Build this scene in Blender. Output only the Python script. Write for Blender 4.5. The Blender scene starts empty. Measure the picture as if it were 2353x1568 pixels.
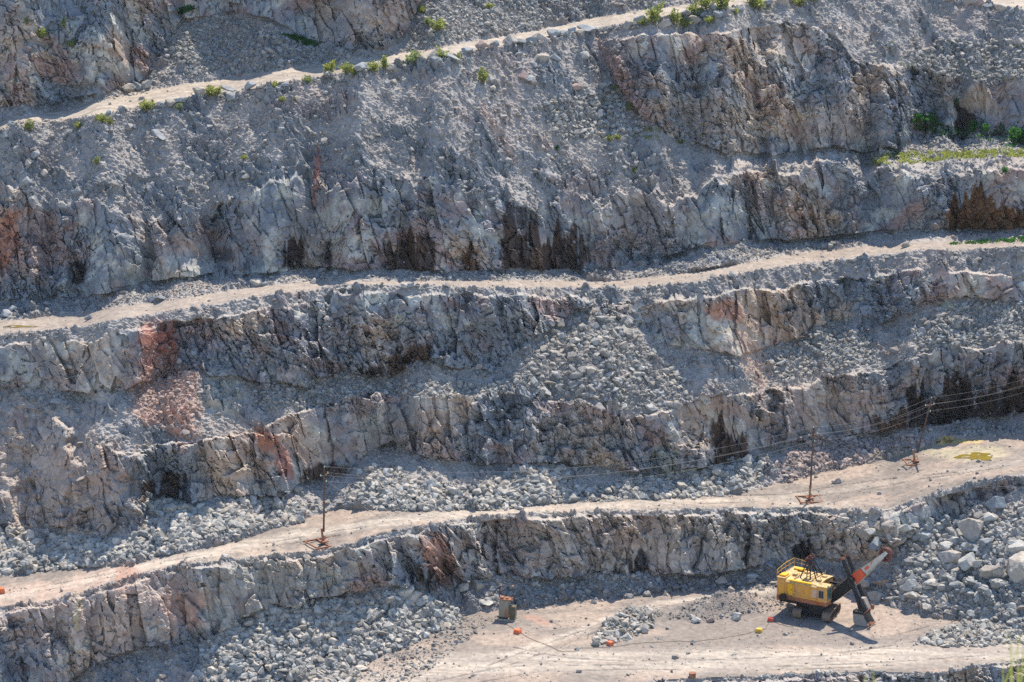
import bpy, bmesh, math, random
import numpy as np
from mathutils import Vector, Matrix
R = math.radians
rng = np.random.default_rng(7)
random.seed(7)
scene = bpy.context.scene
# ------------------------------------------------------------------ camera, sky, sun, exposure
PITCH = R(14.0); HFOV = R(20.0); CAMZ = 124.7
W0, H0 = 2353.0, 1568.0                      # working units of the photograph's plane
FPX = (W0/2)/math.tan(HFOV/2)
cam = bpy.data.cameras.new('camera'); camo = bpy.data.objects.new('camera', cam)
scene.collection.objects.link(camo); scene.camera = camo
cam.sensor_width = 36; cam.angle = HFOV
camo.location = (0, 0, CAMZ); camo.rotation_euler = (math.pi/2-PITCH, 0, 0)
cam.clip_start = .1; cam.clip_end = 8000
cam.dof.use_dof = True; cam.dof.focus_distance = 385; cam.dof.aperture_fstop = 9
SUN_EL, SUN_AZ = R(60), R(24)                # azimuth to the right of the viewing direction
sv = Vector((math.cos(SUN_EL)*math.sin(SUN_AZ), math.cos(SUN_EL)*math.cos(SUN_AZ), math.sin(SUN_EL)))
sun = bpy.data.lights.new('sun', 'SUN'); suno = bpy.data.objects.new('sun', sun)
scene.collection.objects.link(suno); suno.rotation_euler = sv.to_track_quat('Z', 'Y').to_euler()
suno.location = (0, 300, 300)
sun.energy = 4.7; sun.angle = R(.5); sun.color = (1, .89, .73)
world = bpy.data.worlds.new('World'); scene.world = world; world.use_nodes = True
wn = world.node_tree
sky = wn.nodes.new('ShaderNodeTexSky'); sky.sky_type = 'NISHITA'; sky.sun_disc = False
sky.sun_elevation = SUN_EL; sky.sun_rotation = SUN_AZ; sky.altitude = 300; sky.dust_density = .3; sky.ozone_density = 3.5; sky.air_density = 1.2
wn.links.new(sky.outputs[0], wn.nodes['Background'].inputs[0]); wn.nodes['Background'].inputs[1].default_value = .15
scene.view_settings.view_transform = 'Standard'; scene.view_settings.look = 'None'
scene.view_settings.gamma = 1; scene.view_settings.exposure = .76
scene.render.engine = 'CYCLES'; scene.cycles.max_bounces = 5; scene.cycles.diffuse_bounces = 3
scene.cycles.use_denoising = False

# ------------------------------------------------------------------ numpy noise
def _h(ix, iy, seed):
    h = (ix.astype(np.int64)*374761393 + iy.astype(np.int64)*668265263 + seed*974634777) & 0xffffffff
    h = ((h ^ (h >> 13))*1274126177) & 0xffffffff
    h = ((h ^ (h >> 16))*2246822519) & 0xffffffff
    return (h ^ (h >> 15))
def h01(ix, iy, seed): return (_h(ix, iy, seed) & 0xffffff).astype(np.float32)/16777216.0
def vnoise(x, y, seed=0):
    ix = np.floor(x); iy = np.floor(y); fx = (x-ix).astype(np.float32); fy = (y-iy).astype(np.float32)
    ix = ix.astype(np.int64); iy = iy.astype(np.int64)
    fx = fx*fx*(3-2*fx); fy = fy*fy*(3-2*fy)
    a = h01(ix, iy, seed); b = h01(ix+1, iy, seed); c = h01(ix, iy+1, seed); d = h01(ix+1, iy+1, seed)
    return (a+(b-a)*fx)*(1-fy)+(c+(d-c)*fx)*fy      # 0..1
def fbm(x, y, seed=0, oc=4, gain=.5):
    s = 0; a = 1; t = 0
    for k in range(oc):
        s = s+a*(vnoise(x*2**k+k*17.3, y*2**k+k*9.1, seed+k)-.5); t += a; a *= gain
    return s/t*2                                     # about -1..1
def voro(x, y, seed, jit=.9):
    ix = np.floor(x).astype(np.int64); iy = np.floor(y).astype(np.int64)
    f1 = np.full(x.shape, 9., np.float32); f2 = f1.copy(); cx = np.zeros(x.shape, np.float32); cy = cx.copy()
    hh = np.zeros(x.shape, np.int64)
    for i in (-1, 0, 1):
        for j in (-1, 0, 1):
            g = _h(ix+i, iy+j, seed)
            px = ix+i+.5+((g & 0xfff)/4096.-.5)*jit; py = iy+j+.5+(((g >> 12) & 0xfff)/4096.-.5)*jit
            dx = (x-px).astype(np.float32); dy = (y-py).astype(np.float32)
            d = np.sqrt(dx*dx+dy*dy)
            m = d < f1
            f2 = np.where(m, f1, np.minimum(f2, d)); f1 = np.where(m, d, f1)
            cx = np.where(m, dx, cx); cy = np.where(m, dy, cy); hh = np.where(m, g, hh)
    r1 = ((hh*2654435761 >> 7) & 0xfff)/4096.; r2 = ((hh*40503 >> 5) & 0xfff)/4096.; r3 = ((hh*69069 >> 9) & 0xfff)/4096.
    return f1, f2, cx, cy, r1.astype(np.float32), r2.astype(np.float32), r3.astype(np.float32)
def tri(x, y, seed):
    """noise made of flat triangular planes, like broken rock"""
    k = (x+y)*.3660254; xs, ys = x+k, y+k; ix = np.floor(xs); iy = np.floor(ys); fx = xs-ix; fy = ys-iy; ix = ix.astype(np.int64); iy = iy.astype(np.int64)
    up = fx > fy; a = h01(ix, iy, seed); b = h01(ix+up, iy+(~up), seed); c = h01(ix+1, iy+1, seed)
    hi = np.maximum(fx, fy); lo = np.minimum(fx, fy); return ((1-hi)*a+(hi-lo)*b+lo*c).astype(np.float32)*2-1
def sst(a, b, x):
    t = np.clip((x-a)/(b-a), 0, 1); return t*t*(3-2*t)
def facets(x, y, seed, tilt, crack, ck=10, bias=0):
    f1, f2, cx, cy, r1, r2, r3 = voro(x, y, seed)
    return (r1-.5)*2+((r2-.5)*cx+(r3-.5+bias)*cy)*tilt-crack*np.exp(-(f2-f1)*ck)

# ------------------------------------------------------------------ the pit wall: lines of the profile, top to bottom
def L(s):
    v = np.array([float(t) for t in s.replace(',', ' ').split()]).reshape(-1, 2); return v
LINES = [
 L('-450 -320 2800 -320'),
 # foot of the highest rock face
 L('-450 330 -300 300 0 250 130 240 250 218 330 190 375 120 420 45 520 30 620 40 700 95 800 115 900 108 940 60 990 -40 1100 -90 2800 -150'),
 # top road, far edge
 L('-450 375 -300 345 0 278 200 236 330 208 500 182 700 150 830 134 1000 110 1200 74 1400 34 1600 6 1720 -14 1850 -38 2000 -55 2150 -35 2240 -25 2353 -10 2800 40'),
 # top road, lip
 L('-450 395 -300 365 0 300 200 268 330 247 450 224 570 206 700 182 850 157 1000 132 1080 120 1230 96 1400 62 1500 44 1600 29 1720 10 1850 -8 2000 -24 2150 -5 2240 6 2353 22 2800 90'),
 L('-450 407 -300 377 0 312 200 280 330 259 450 236 570 218 700 194 850 169 1000 144 1080 132 1230 108 1400 84 1450 85 1600 75 1800 60 1880 65 1960 130 2080 150 2150 165 2250 175 2353 180 2800 200'),
 L('-450 417 -300 387 0 322 200 290 330 269 450 246 570 228 700 204 850 179 1000 154 1080 142 1230 118 1370 96 1400 150 1440 230 1480 275 1540 315 1620 345 1720 362 1800 352 1900 345 2000 350 2060 335 2150 312 2230 312 2353 315 2800 330'),
 L('-450 575 -300 535 0 480 170 470 350 500 480 520 620 432 750 420 850 400 1000 430 1150 462 1300 468 1400 455 1550 450 1650 410 1720 388 1850 386 2000 384 2200 380 2353 374 2800 370'),
 # foot of the face above the middle road
 L('-450 800 -300 760 0 690 100 690 240 678 330 655 400 640 500 632 600 630 750 615 900 622 1150 628 1300 618 1400 622 1500 600 1600 570 1700 560 1850 550 1950 540 2050 532 2353 530 2800 540'),
 L('-450 850 -300 805 0 738 200 716 400 688 600 656 750 644 900 645 1150 643 1400 645 1550 630 1700 605 1850 580 2000 564 2100 556 2353 555 2800 570'),
 # middle road, lip
 L('-450 880 -300 835 0 770 200 748 400 712 600 682 700 668 800 656 900 656 1150 662 1400 664 1550 655 1700 628 1850 605 2000 590 2100 576 2353 570 2800 590'),
 L('-450 900 -300 860 0 800 200 775 400 740 600 715 800 680 1000 680 1200 688 1350 690 1450 695 1600 690 1800 660 2000 640 2150 620 2353 630 2800 650'),
 L('-450 990 -300 940 0 885 150 905 260 905 320 880 450 862 520 862 600 885 700 890 780 850 850 866 900 870 960 832 1050 842 1130 856 1200 800 1250 762 1330 715 1380 704 1450 745 1530 790 1600 800 1700 822 1760 792 1850 770 1900 738 2000 760 2080 722 2140 700 2200 690 2250 685 2353 695 2800 720'),
 L('-450 1000 -300 960 0 930 100 940 180 985 250 1035 320 1040 400 1015 500 1005 580 990 650 960 750 920 850 900 950 910 1050 905 1150 905 1250 912 1350 922 1450 960 1550 938 1650 905 1700 905 1800 885 1850 882 1950 852 2050 850 2080 825 2150 805 2250 792 2353 782 2800 760'),
 # foot of the face above the lower road
 L('-450 1280 -300 1260 0 1225 100 1212 250 1228 325 1205 345 1130 430 1162 520 1135 650 1142 700 1105 800 1092 850 1040 900 1015 950 1045 1000 1060 1200 1066 1300 1060 1400 1080 1500 1092 1600 1082 1650 1072 1750 1040 1850 1012 1950 1002 2060 987 2150 985 2200 970 2353 955 2800 940'),
 L('-450 1380 -300 1355 0 1325 150 1302 300 1298 450 1260 550 1240 620 1216 700 1192 780 1165 900 1172 1000 1172 1150 1166 1250 1156 1400 1143 1500 1145 1600 1140 1700 1130 1800 1110 1900 1080 2000 1060 2060 1050 2130 1025 2200 1005 2353 1000 2800 985'),
 # lower road, lip
 L('-450 1450 -300 1430 0 1395 100 1382 200 1357 330 1318 450 1290 550 1282 650 1272 750 1264 800 1250 880 1225 960 1210 1080 1187 1250 1177 1500 1172 1700 1167 1900 1167 2040 1172 2090 1152 2150 1132 2250 1107 2353 1090 2800 1060'),
 L('-450 1640 -300 1620 0 1600 150 1570 250 1510 330 1480 400 1480 480 1468 550 1420 620 1392 700 1390 780 1370 850 1360 920 1350 1000 1355 1100 1330 1300 1332 1450 1320 1550 1322 1700 1308 1800 1290 1900 1290 2000 1285 2060 1245 2120 1215 2200 1195 2260 1160 2353 1125 2800 1080'),
 # far edge of the pit floor
 L('-450 1790 -300 1770 0 1740 200 1700 500 1630 700 1575 800 1545 900 1500 1000 1452 1060 1415 1150 1400 1300 1380 1500 1362 1700 1345 1800 1340 1900 1350 2050 1398 2150 1420 2250 1440 2353 1450 2800 1470'),
 # lip of the pit floor
 L('-450 1900 0 1850 1000 1700 1300 1605 1400 1582 1500 1566 1800 1550 2000 1544 2150 1547 2250 1527 2353 1516 2800 1490'),
 L('-450 2020 1000 1900 1500 1720 2800 1660'),
 L('-450 2300 2800 2300')]
SLOPES = [  # slope in degrees of each band, as x, angle pairs
 L('0 68 930 66 1000 36 2353 36'), L('0 14 300 16 420 33 2353 35'), L('0 1.2 2353 1.2'), L('0 38 2353 38'),
 L('0 38 1370 38 1395 70 2353 68'), L('0 40 1400 39 1580 34 1720 9 2353 5'), L('0 73 2353 76'), L('0 4 500 4 900 4 1100 7 1300 8 1500 7 2000 5 2100 2 2353 1'),
 L('0 1.2 2353 1.2'), L('0 40 2353 44'), L('0 74 2353 70'), L('0 36 2353 34'), L('0 58 320 58 350 73 1700 73 1760 66 2050 68 2090 76 2353 76'), L('0 19 2353 20'),
 L('0 1.2 2353 1.2'), L('0 74 2000 76 2060 68 2110 72 2250 66 2353 54'), L('0 33 1900 30 2050 32 2353 32'), L('0 0 2353 0'),
 L('0 68 2353 68'), L('0 1 2353 1')]
gx = np.concatenate([np.arange(-1100, -440, 12), np.arange(-440, -20, 5), np.arange(-20, 2373, 1.5), np.arange(2373, 2790, 5), np.arange(2790, 3450, 12)])
gy = np.concatenate([np.arange(-310, -14, 5), np.arange(-14, 1584, 1.5), np.arange(1584, 2290, 8)])
NX, NY = len(gx), len(gy)
RAG = [0, 6, 1.0, 2.0, 14, 12, 26, 5, 1.5, 2.5, 9, 8, 11, 7, 2.5, 3, 8, 3, 2, 6, 0]
lines = np.zeros((len(LINES), NX))
for k, l in enumerate(LINES):
    y = np.interp(gx, l[:, 0], l[:, 1])
    y = y+RAG[k]*(.9*fbm(gx/55, gx*0+k*3.7, 100+k, 4, .6)*2)
    lines[k] = y if k == 0 else np.maximum(y, lines[k-1]+1.0)
theta = np.zeros((NY, NX)); band = np.zeros((NY, NX), np.int8)
for k in range(len(SLOPES)):
    a = np.interp(gx, SLOPES[k][:, 0], SLOPES[k][:, 1])
    m = gy[:, None] >= lines[k][None, :]
    theta = np.where(m, a[None, :], theta); band = np.where(m, k, band)
GXX, GYY = np.meshgrid(gx, gy)
# ledges and small faces: slope wanders inside the steep and the loose bands
tn = fbm(GXX/60, GYY/34, 5, 4, .55)
amp = np.choose(np.clip(band, 0, 19), [22, 4, .3, 5, 20, 8, 13, 5, .3, 16, 13, 6, 13, 4, .4, 10, 5, .5, 10, 1])
prog = np.clip((GYY-lines[5][None])/(lines[6][None]-lines[5][None]+1), 0, 1)*(band == 5)*(GXX < 1560)
theta = theta+tn*(amp*1.3+prog*26)+prog*6
for lk_, dz_, a_ in ((15, 15, 44), (18, 12, 42), (6, 14, 50)):
    nb_ = {15: 15, 18: 18, 6: 6}[lk_]; top_ = (band == nb_) & (GYY-lines[lk_][None] < dz_*(1+.9*tn)); top_ &= (GXX > 1650) if lk_ == 6 else True
    theta = np.where(top_, a_+14*tn, theta)
def box_y(a, n):
    c = np.cumsum(np.pad(a, ((n+1, n), (0, 0)), 'edge'), 0); return (c[2*n+1:]-c[:-2*n-1])/(2*n+1)
theta = box_y(theta, 2)
theta = np.clip(theta, 0, 84)
# march the profile upwards and downwards from the pit floor
b = -(gy-H0/2)/FPX
tv = (math.sin(PITCH)-b*math.cos(PITCH))/(math.cos(PITCH)+b*math.sin(PITCH)); yv = math.cos(PITCH)+b*math.sin(PITCH)
j0 = int(np.argmin(abs(gy-1500)))
rr = np.zeros((NY, NX)); rr[j0] = CAMZ/tv[j0]
tt = np.tan(np.radians(theta))
def diff(a, w=.5):
    p = np.pad(a, 1, 'edge'); return a*(1-w)+(p[:-2]+p[2:])*w/2
for j in range(j0-1, -1, -1):
    r = rr[j+1]; rr[j] = diff(r+r*(tv[j+1]-tv[j])/(tt[j]+tv[j]), .9)
for j in range(j0+1, NY):
    r = rr[j-1]; rr[j] = r*(tt[j-1]+tv[j-1])/(tt[j-1]+tv[j])
fl = (band == 17)
rr = np.where(fl & (GYY > 1480), CAMZ/tv[:, None], rr)
# spurs, cones and heaps that stand out from the wall (metres towards the viewer)
def bump(cx, cy, sx, sy, a, rot=0):
    c, s = math.cos(rot), math.sin(rot)
    u = ((GXX-cx)*c+(GYY-cy)*s)/sx; v = (-(GXX-cx)*s+(GYY-cy)*c)/sy
    return a*np.exp(-(u*u+v*v))
push = (bump(1375, 830, 110, 130, 5.5)+bump(200, 1090, 100, 110, 2.2, .3)+bump(1240, 1100, 60, 45, 2.2)
        +bump(390, 950, 90, 90, 2.0)+bump(1950, 860, 110, 90, 2.5)+bump(1640, 500, 60, 160, 3)+bump(2000, 1230, 60, 60, 2.5)
        +bump(300, 560, 60, 90, 1.2)-bump(760, 500, 80, 110, 1.5)+bump(1100, 520, 60, 70, 1.2)+bump(1720, 260, 70, 120, 2.5)
        +bump(2030, 260, 60, 80, 2)+bump(1700, 860, 50, 120, 3, -.35)+bump(700, 760, 60, 80, 2)+bump(330, 1400, 90, 60, 1.5)
        -bump(420, 1110, 70, 40, 2.5)-bump(900, 1010, 60, 60, 2.5)-bump(1090, 800, 120, 60, 2)-bump(470, 580, 60, 50, 2)
        -bump(2250, 900, 120, 70, 1.5)-bump(2230, 260, 60, 50, 1.5)+bump(140, 80, 90, 90, 3)-bump(700, 30, 90, 60, 3)+bump(870, 20, 50, 80, 2))
wc = sst(50, 62, box_y(theta, 3)); wr = 1-sst(8, 22, theta); wt = np.clip(1-wc-wr, 0, 1)
floorish = np.isin(band, (2, 8, 14, 17)).astype(float); wr = np.clip(np.maximum(wr*.12, box_y(floorish, 1)), 0, 1); wt = np.clip(1-wc-wr, 0, 1)
X = rr*(GXX-W0/2)/FPX/yv[:, None]; Z = CAMZ-rr*tv[:, None]; S = Z+.8*rr
# large buttresses and recesses along the faces
wx = X+.8*fbm(X/9, S/9, 31, 2); ws = S+.8*fbm(X/8, S/8, 41, 3)
but = (1-np.abs(fbm(wx/9, ws/30, 51, 3))*2.2)
big = 1.9*but*wc+1.1*fbm(wx/4.5, ws/14, 61, 3)*wc+.7*fbm(X/8, S/8, 62, 3)*wt
lean = wx+.22*ws                                   # joints lean a little
frag = sst(-.35, .35, fbm(X/11, S/9, 71, 3))        # where the rock is shattered rather than slabby
wob = .22*fbm(X/1.7, S/1.7, 88, 3); leanw = lean+wob; wsw = ws+.8*wob
g1 = tri(lean/3.2, ws/9., 81)*.9+.7*facets(lean/1.9, ws/8.5, 82, 2.2, .2, 10, .2)
g2 = tri(leanw/1.35, wsw/2.2, 83)*.75+1.0*facets((lean+.5*g1)/1.15, ws/2.0, 91, 2.0, .25, 12, .45)
g3 = tri((leanw+.3*g2)/.62, wsw/.85, 84)*.7+.9*facets((lean+.3*g2)/.6, (ws+.2*g1)/.8, 93, 1.7, .3, 9, .45)
fine = fbm(X/.5, S/.5, 95, 4, .6)
push = push*(1-wr)
def terrace(v, q):
    f = v/q; i_ = np.floor(f); return (i_+sst(.8, 1., f-i_))*q
dc = 1.0*g1+1.0*.60*(.28+1.0*frag)*g2+.27*(.08+1.15*frag)*g3+.10*fine
qd = sst(-.7, .0, fbm(X/13, S/8, 72, 3)); dc = dc*(1-.82*qd)+(terrace(dc+.10*wob, .55)+.10*fine)*.82*qd
ft1, _, _, _, q1, _, _ = voro(X/.75, S/.6, 111); ft2, _, _, _, q2, _, _ = voro(X/.36, S/.3, 112)
gul = fbm((X+.55*S)/1.7, S/10, 121, 3)
outc = sst(-.02, .28, fbm((X+.4*S)/3.6, S/5.5, 123, 4, .6)+.34*(band == 5)*prog-.12)
dt = .22*np.clip(.62-ft1, 0, 1)*2*(q1 > .45)*(q1*1.4)+.13*np.clip(.6-ft2, 0, 1)*2*q2+.42*gul+.10*fine+outc*(.4+.25*g1+.48*g2+.22*g3)
dr = .05*fbm(X/3.5, S/5, 131, 3)+.02*fine+.06*np.clip(.5-ft2, 0, 1)*(q2 > .8)
rr2 = rr-push-big
X = rr2*(GXX-W0/2)/FPX/yv[:, None]; Z = CAMZ-rr2*tv[:, None]; Yw = rr2.copy()
Yw -= (dc*wc*.97+dt*wt*.58); Z += dc*wc*.18+dt*wt*.8+dr*wr; X = X+.12*g2*wc
# uneven strewn berm on the pit floor beside the shovel
def on(cx, cy, sx, sy, a, rot=0): return bump(cx, cy, sx, sy, a, rot)
berm = on(1660, 1400, 120, 15, 2.0, -.10)+on(1445, 1437, 55, 15, 1.8, -.25)+on(2260, 1442, 130, 20, .9, -.18)
Z += np.where(fl, berm*(1+.35*fbm(X/1.5, Yw/1.5, 77, 3)), 0)

# ------------------------------------------------------------------ colours of the rock itself
def spot(cx, cy, sx, sy, rot=0, edge=.55, sc=26):
    c, s = math.cos(rot), math.sin(rot)
    u = ((GXX-cx)*c+(GYY-cy)*s)/sx; v = (-(GXX-cx)*s+(GYY-cy)*c)/sy
    return sst(1.15, .55, np.sqrt(u*u+v*v)+edge*SPN)
SPN = fbm(GXX/26, GYY/26, 201, 4, .6)
n1 = fbm(X/9, S/9, 211, 4, .55); n2 = fbm(X/2.2, S/2.6, 221, 4, .6); n3 = fbm(X/.6, S/.8, 231, 3, .6)
def mixc(c, col, w): return c*(1-w[..., None])+np.array(col, np.float32)*w[..., None]
col = np.empty((NY, NX, 3), np.float32); col[:] = (.232, .246, .265)
col = mixc(col, (.46, .35, .26), sst(-.05, .4, n1)*.9*(.3+.7*wc)); col = mixc(col, (.33, .225, .20), sst(.0, .45, fbm(X/6, S/5, 213, 4))*.8)
col = mixc(col, (.16, .19, .225), sst(.0, .45, -n1+.3*n2)*.75)
col = mixc(col, (.46, .46, .405), sst(.05, .5, n2-.4*frag+.2)*.6*wc)
col = mixc(col, (.36, .27, .235), sst(.2, .6, fbm(X/3, S/4, 251, 3))*.5*wc)
tal = np.array((.292, .268, .248), np.float32)
col = mixc(col, tal, wt*.75*(1-.75*outc)); col = mixc(col, (.16, .18, .20), wt*outc*.6)
TN = fbm(GXX/30, GYY/8, 266, 3)
def track(s, w, rag=10):
    p = L(s); out = np.zeros(GXX.shape); m = w*4+rag+4
    r0, r1 = np.searchsorted(gy, (p[:, 1].min()-m, p[:, 1].max()+m)); c0, c1 = np.searchsorted(gx, (p[:, 0].min()-m, p[:, 0].max()+m))
    gx_, gy_ = GXX[r0:r1, c0:c1], GYY[r0:r1, c0:c1]; d = np.full(gx_.shape, 9e9)
    for a, c in zip(p[:-1], p[1:]):
        ux, uy = c[0]-a[0], (c[1]-a[1])*2.5; t = np.clip(((gx_-a[0])*ux+(gy_-a[1])*2.5*uy)/(ux*ux+uy*uy), 0, 1)
        d = np.minimum(d, np.hypot(gx_-a[0]-t*ux, (gy_-a[1])*2.5-t*uy))
    out[r0:r1, c0:c1] = sst(w*2.5*1.3, w*2.5*.3, d+rag*TN[r0:r1, c0:c1]); return out
road = np.empty_like(col); road[:] = (.335, .297, .253)
trk = fbm(X/14, (Yw+.1*X)/1.1, 261, 3)+.5*np.sin((Yw+.12*X+1.2*fbm(X/20, Yw/30, 262, 2))*5.5)*fbm(X/10, Yw/4, 263, 2)
road = mixc(road, (.25, .21, .18), sst(-.1, .5, trk)*.75); road = mixc(road, (.41, .35, .285), sst(.05, .5, -trk)*.5); road = mixc(road, (.22, .205, .19), sst(.1, .5, fbm(X/3.5, Yw/2.2, 269, 4, .6))*.45)
col = col*(1-wr[..., None])+road*wr[..., None]
pale = np.maximum(track('780 1640 900 1562 1050 1530 1250 1518 1500 1520 1900 1514 2353 1492 2700 1470', 30), track('1100 1530 1250 1480 1400 1425 1520 1388 1760 1358', 9))
pale = np.maximum(pale, track('-300 1415 0 1372 150 1345 300 1308 500 1268 700 1226 850 1206 1000 1186 1300 1165 1650 1152', 11)); pale = np.maximum(pale, track('1700 1150 1900 1130 2100 1100 2353 1060', 9)*.5)
dull = np.empty_like(col); dull[:] = (.205, .178, .158); dull = mixc(dull, (.32, .255, .21), sst(-.1, .4, fbm(X/9, Yw/4, 272, 4))*.8)
ruts = np.zeros_like(X)
for q in ['1000 1566 1150 1532 1400 1528 1700 1534 2000 1524 2353 1500', '1100 1568 1250 1541 1500 1538 1800 1540 2050 1529', '1120 1530 1220 1492 1330 1452 1420 1422 1520 1392', '1150 1536 1250 1500 1360 1458 1450 1428', '1180 1488 1300 1512 1450 1520 1650 1516 1900 1506',
          '1900 1470 2050 1462 2180 1430', '1930 1500 2080 1480 2200 1465 2353 1478', '0 1366 200 1328 420 1283 600 1250 760 1222 1000 1188', '0 1376 210 1336 430 1291 620 1257 780 1230', '1500 1162 1800 1150 1960 1130 2120 1100 2300 1075', '1620 1140 1800 1136 2000 1105 2200 1085', '900 1500 960 1540 940 1568', '930 1495 985 1530 980 1568']:
    ruts = np.maximum(ruts, np.maximum(track(q, .9, 2.5), 0)*sst(-.45, .1, fbm(X/5, Yw/3, 268, 3)))
c14 = (band == 14) | (band == 17); wpale = (pale*(.75+.4*fbm(X/6, Yw/2, 273, 3)))[..., None]
col[c14] = ((dull*(1-wpale)+road*wpale*1.2)*(1-.42*ruts[..., None]))[c14]; dr = dr-.10*ruts; Z += np.where(c14, -.10*ruts, 0)
c8 = (band == 8); col[c8] = mixc(col, (.25, .21, .185), np.full(X.shape, .6))[c8]
for (cx, cy, sx, sy, rot, cc, a) in [
    (240, 1400, 290, 110, -.15, (.43, .32, .26), .7), (420, 1390, 70, 50, 0, (.42, .25, .19), .6), (130, 1110, 190, 160, .3, (.43, .33, .27), .75),
    (640, 1010, 120, 60, 0, (.40, .27, .2), .5), (1880, 920, 180, 80, 0, (.42, .32, .25), .55), (1800, 740, 110, 50, 0, (.46, .33, .24), .6),
    (1950, 280, 80, 70, .2, (.44, .34, .27), .6), (1400, 1250, 480, 90, 0, (.42, .345, .28), .65), (1850, 1230, 230, 80, 0, (.39, .36, .31), .55), (620, 1330, 200, 90, -.1, (.38, .31, .25), .5), (900, 1020, 140, 60, 0, (.36, .29, .235), .5), (1330, 980, 160, 60, 0, (.36, .31, .27), .45), (250, 850, 140, 60, 0, (.40, .335, .28), .5),
    (640, 1330, 200, 50, 0, (.33, .33, .29), .5), (1480, 500, 160, 80, 0, (.36, .30, .26), .5), (60, 560, 120, 90, .2, (.34, .22, .18), .6),
    (870, 30, 90, 60, 0, (.40, .29, .22), .5), (1660, 270, 110, 90, .6, (.42, .37, .31), .5), (1830, 110, 50, 70, 0, (.45, .36, .28), .5),
    (362, 800, 58, 75, .3, (.37, .13, .08), .85), (395, 915, 105, 90, .8, (.42, .22, .15), .85), (10, 560, 45, 85, .2, (.34, .14, .08), .7),
    (612, 1015, 38, 30, .7, (.38, .15, .08), .8), (655, 1065, 20, 45, -.3, (.33, .13, .09), .8), (1668, 715, 48, 28, .1, (.42, .21, .14), .8),
    (1440, 200, 22, 120, -.52, (.33, .20, .18), .8), (728, 400, 8, 75, .1, (.38, .17, .14), .8), (1010, 1280, 38, 80, -.35, (.30, .15, .10), .85),
    (1232, 1424, 42, 9, .3, (.36, .22, .17), .6), (110, 900, 70, 30, 0, (.38, .33, .29), .4), (180, 1405, 9, 50, .1, (.42, .35, .15), .5),
    (1140, 300, 14, 110, -.55, (.38, .28, .23), .6), (285, 1335, 30, 40, 0, (.38, .20, .14), .5), (1730, 830, 30, 90, -.45, (.45, .31, .24), .7),
    (500, 910, 60, 60, .7, (.40, .39, .33), .6), (2180, 705, 40, 12, .2, (.36, .38, .22), .5), (2235, 1042, 100, 19, 0, (.40, .36, .24), .55),
    (2060, 1042, 80, 12, -.15, (.20, .20, .13), .75), (2190, 1015, 60, 8, 0, (.45, .33, .10), .7), (1330, 430, 60, 40, 0, (.30, .22, .2), .4),
    (1530, 1050, 40, 60, 0, (.22, .25, .2), .5), (250, 1080, 60, 60, .3, (.40, .27, .2), .4)]:
    col = mixc(col, cc, spot(cx, cy, sx, sy, rot)*a)
# wet seeps: dark and brown streaks that run down the faces
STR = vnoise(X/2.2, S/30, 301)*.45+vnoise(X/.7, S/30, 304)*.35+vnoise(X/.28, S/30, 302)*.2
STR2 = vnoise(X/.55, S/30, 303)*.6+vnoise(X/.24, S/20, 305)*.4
wet = np.zeros_like(X)
for (x0, x1, y0, y1, br, a) in [
    (640, 702, 500, 616, .3, .9), (742, 768, 505, 612, .2, .85), (875, 1002, 480, 624, .6, .95), (1056, 1104, 535, 624, .8, .95), (1148, 1350, 450, 632, .35, 1.),
    (1155, 1245, 420, 520, .1, .6), (165, 200, 560, 650, .1, .8), (2168, 2370, 405, 552, 1.3, 1.2), (2190, 2245, 222, 300, .2, 1.1), (2098, 2140, 262, 302, .4, .9),
    (890, 992, 728, 880, .8, 1.4), (825, 905, 815, 875, .3, .8), (296, 430, 1050, 1156, .3, .85), (696, 800, 1048, 1104, .4, 1.), (1636, 1725, 920, 1078, .4, .85),
    (2008, 2095, 915, 998, .8, 1.), (2085, 2370, 810, 985, .35, 1.1), (2095, 2135, 780, 980, .2, .9), (2190, 2225, 820, 960, .2, .8), (1440, 1492, 1215, 1322, .1, .95),
    (1395, 1440, 1270, 1320, .2, .6), (1822, 1876, 1200, 1285, .05, .95), (1712, 1728, 1215, 1300, .1, .8), (475, 540, 540, 600, .0, .55), (870, 905, 1000, 1040, .3, .8),
    (950, 1035, 1250, 1350, .5, .6), (1930, 1950, 1200, 1290, .1, .4)]:
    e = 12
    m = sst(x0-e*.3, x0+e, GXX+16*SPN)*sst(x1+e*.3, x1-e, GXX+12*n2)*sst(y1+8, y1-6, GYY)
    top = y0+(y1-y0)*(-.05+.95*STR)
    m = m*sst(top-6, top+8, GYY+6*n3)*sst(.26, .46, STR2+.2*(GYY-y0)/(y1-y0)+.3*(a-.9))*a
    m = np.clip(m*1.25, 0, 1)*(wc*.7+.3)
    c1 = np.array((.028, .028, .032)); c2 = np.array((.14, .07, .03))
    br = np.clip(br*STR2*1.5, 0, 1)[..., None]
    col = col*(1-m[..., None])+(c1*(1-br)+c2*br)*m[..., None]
    wet = np.maximum(wet, m)
col *= (1+.22*n2*(1-wr)+.16*n3+.05*fine)[..., None]
col = np.clip(col, .02, .8)

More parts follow.
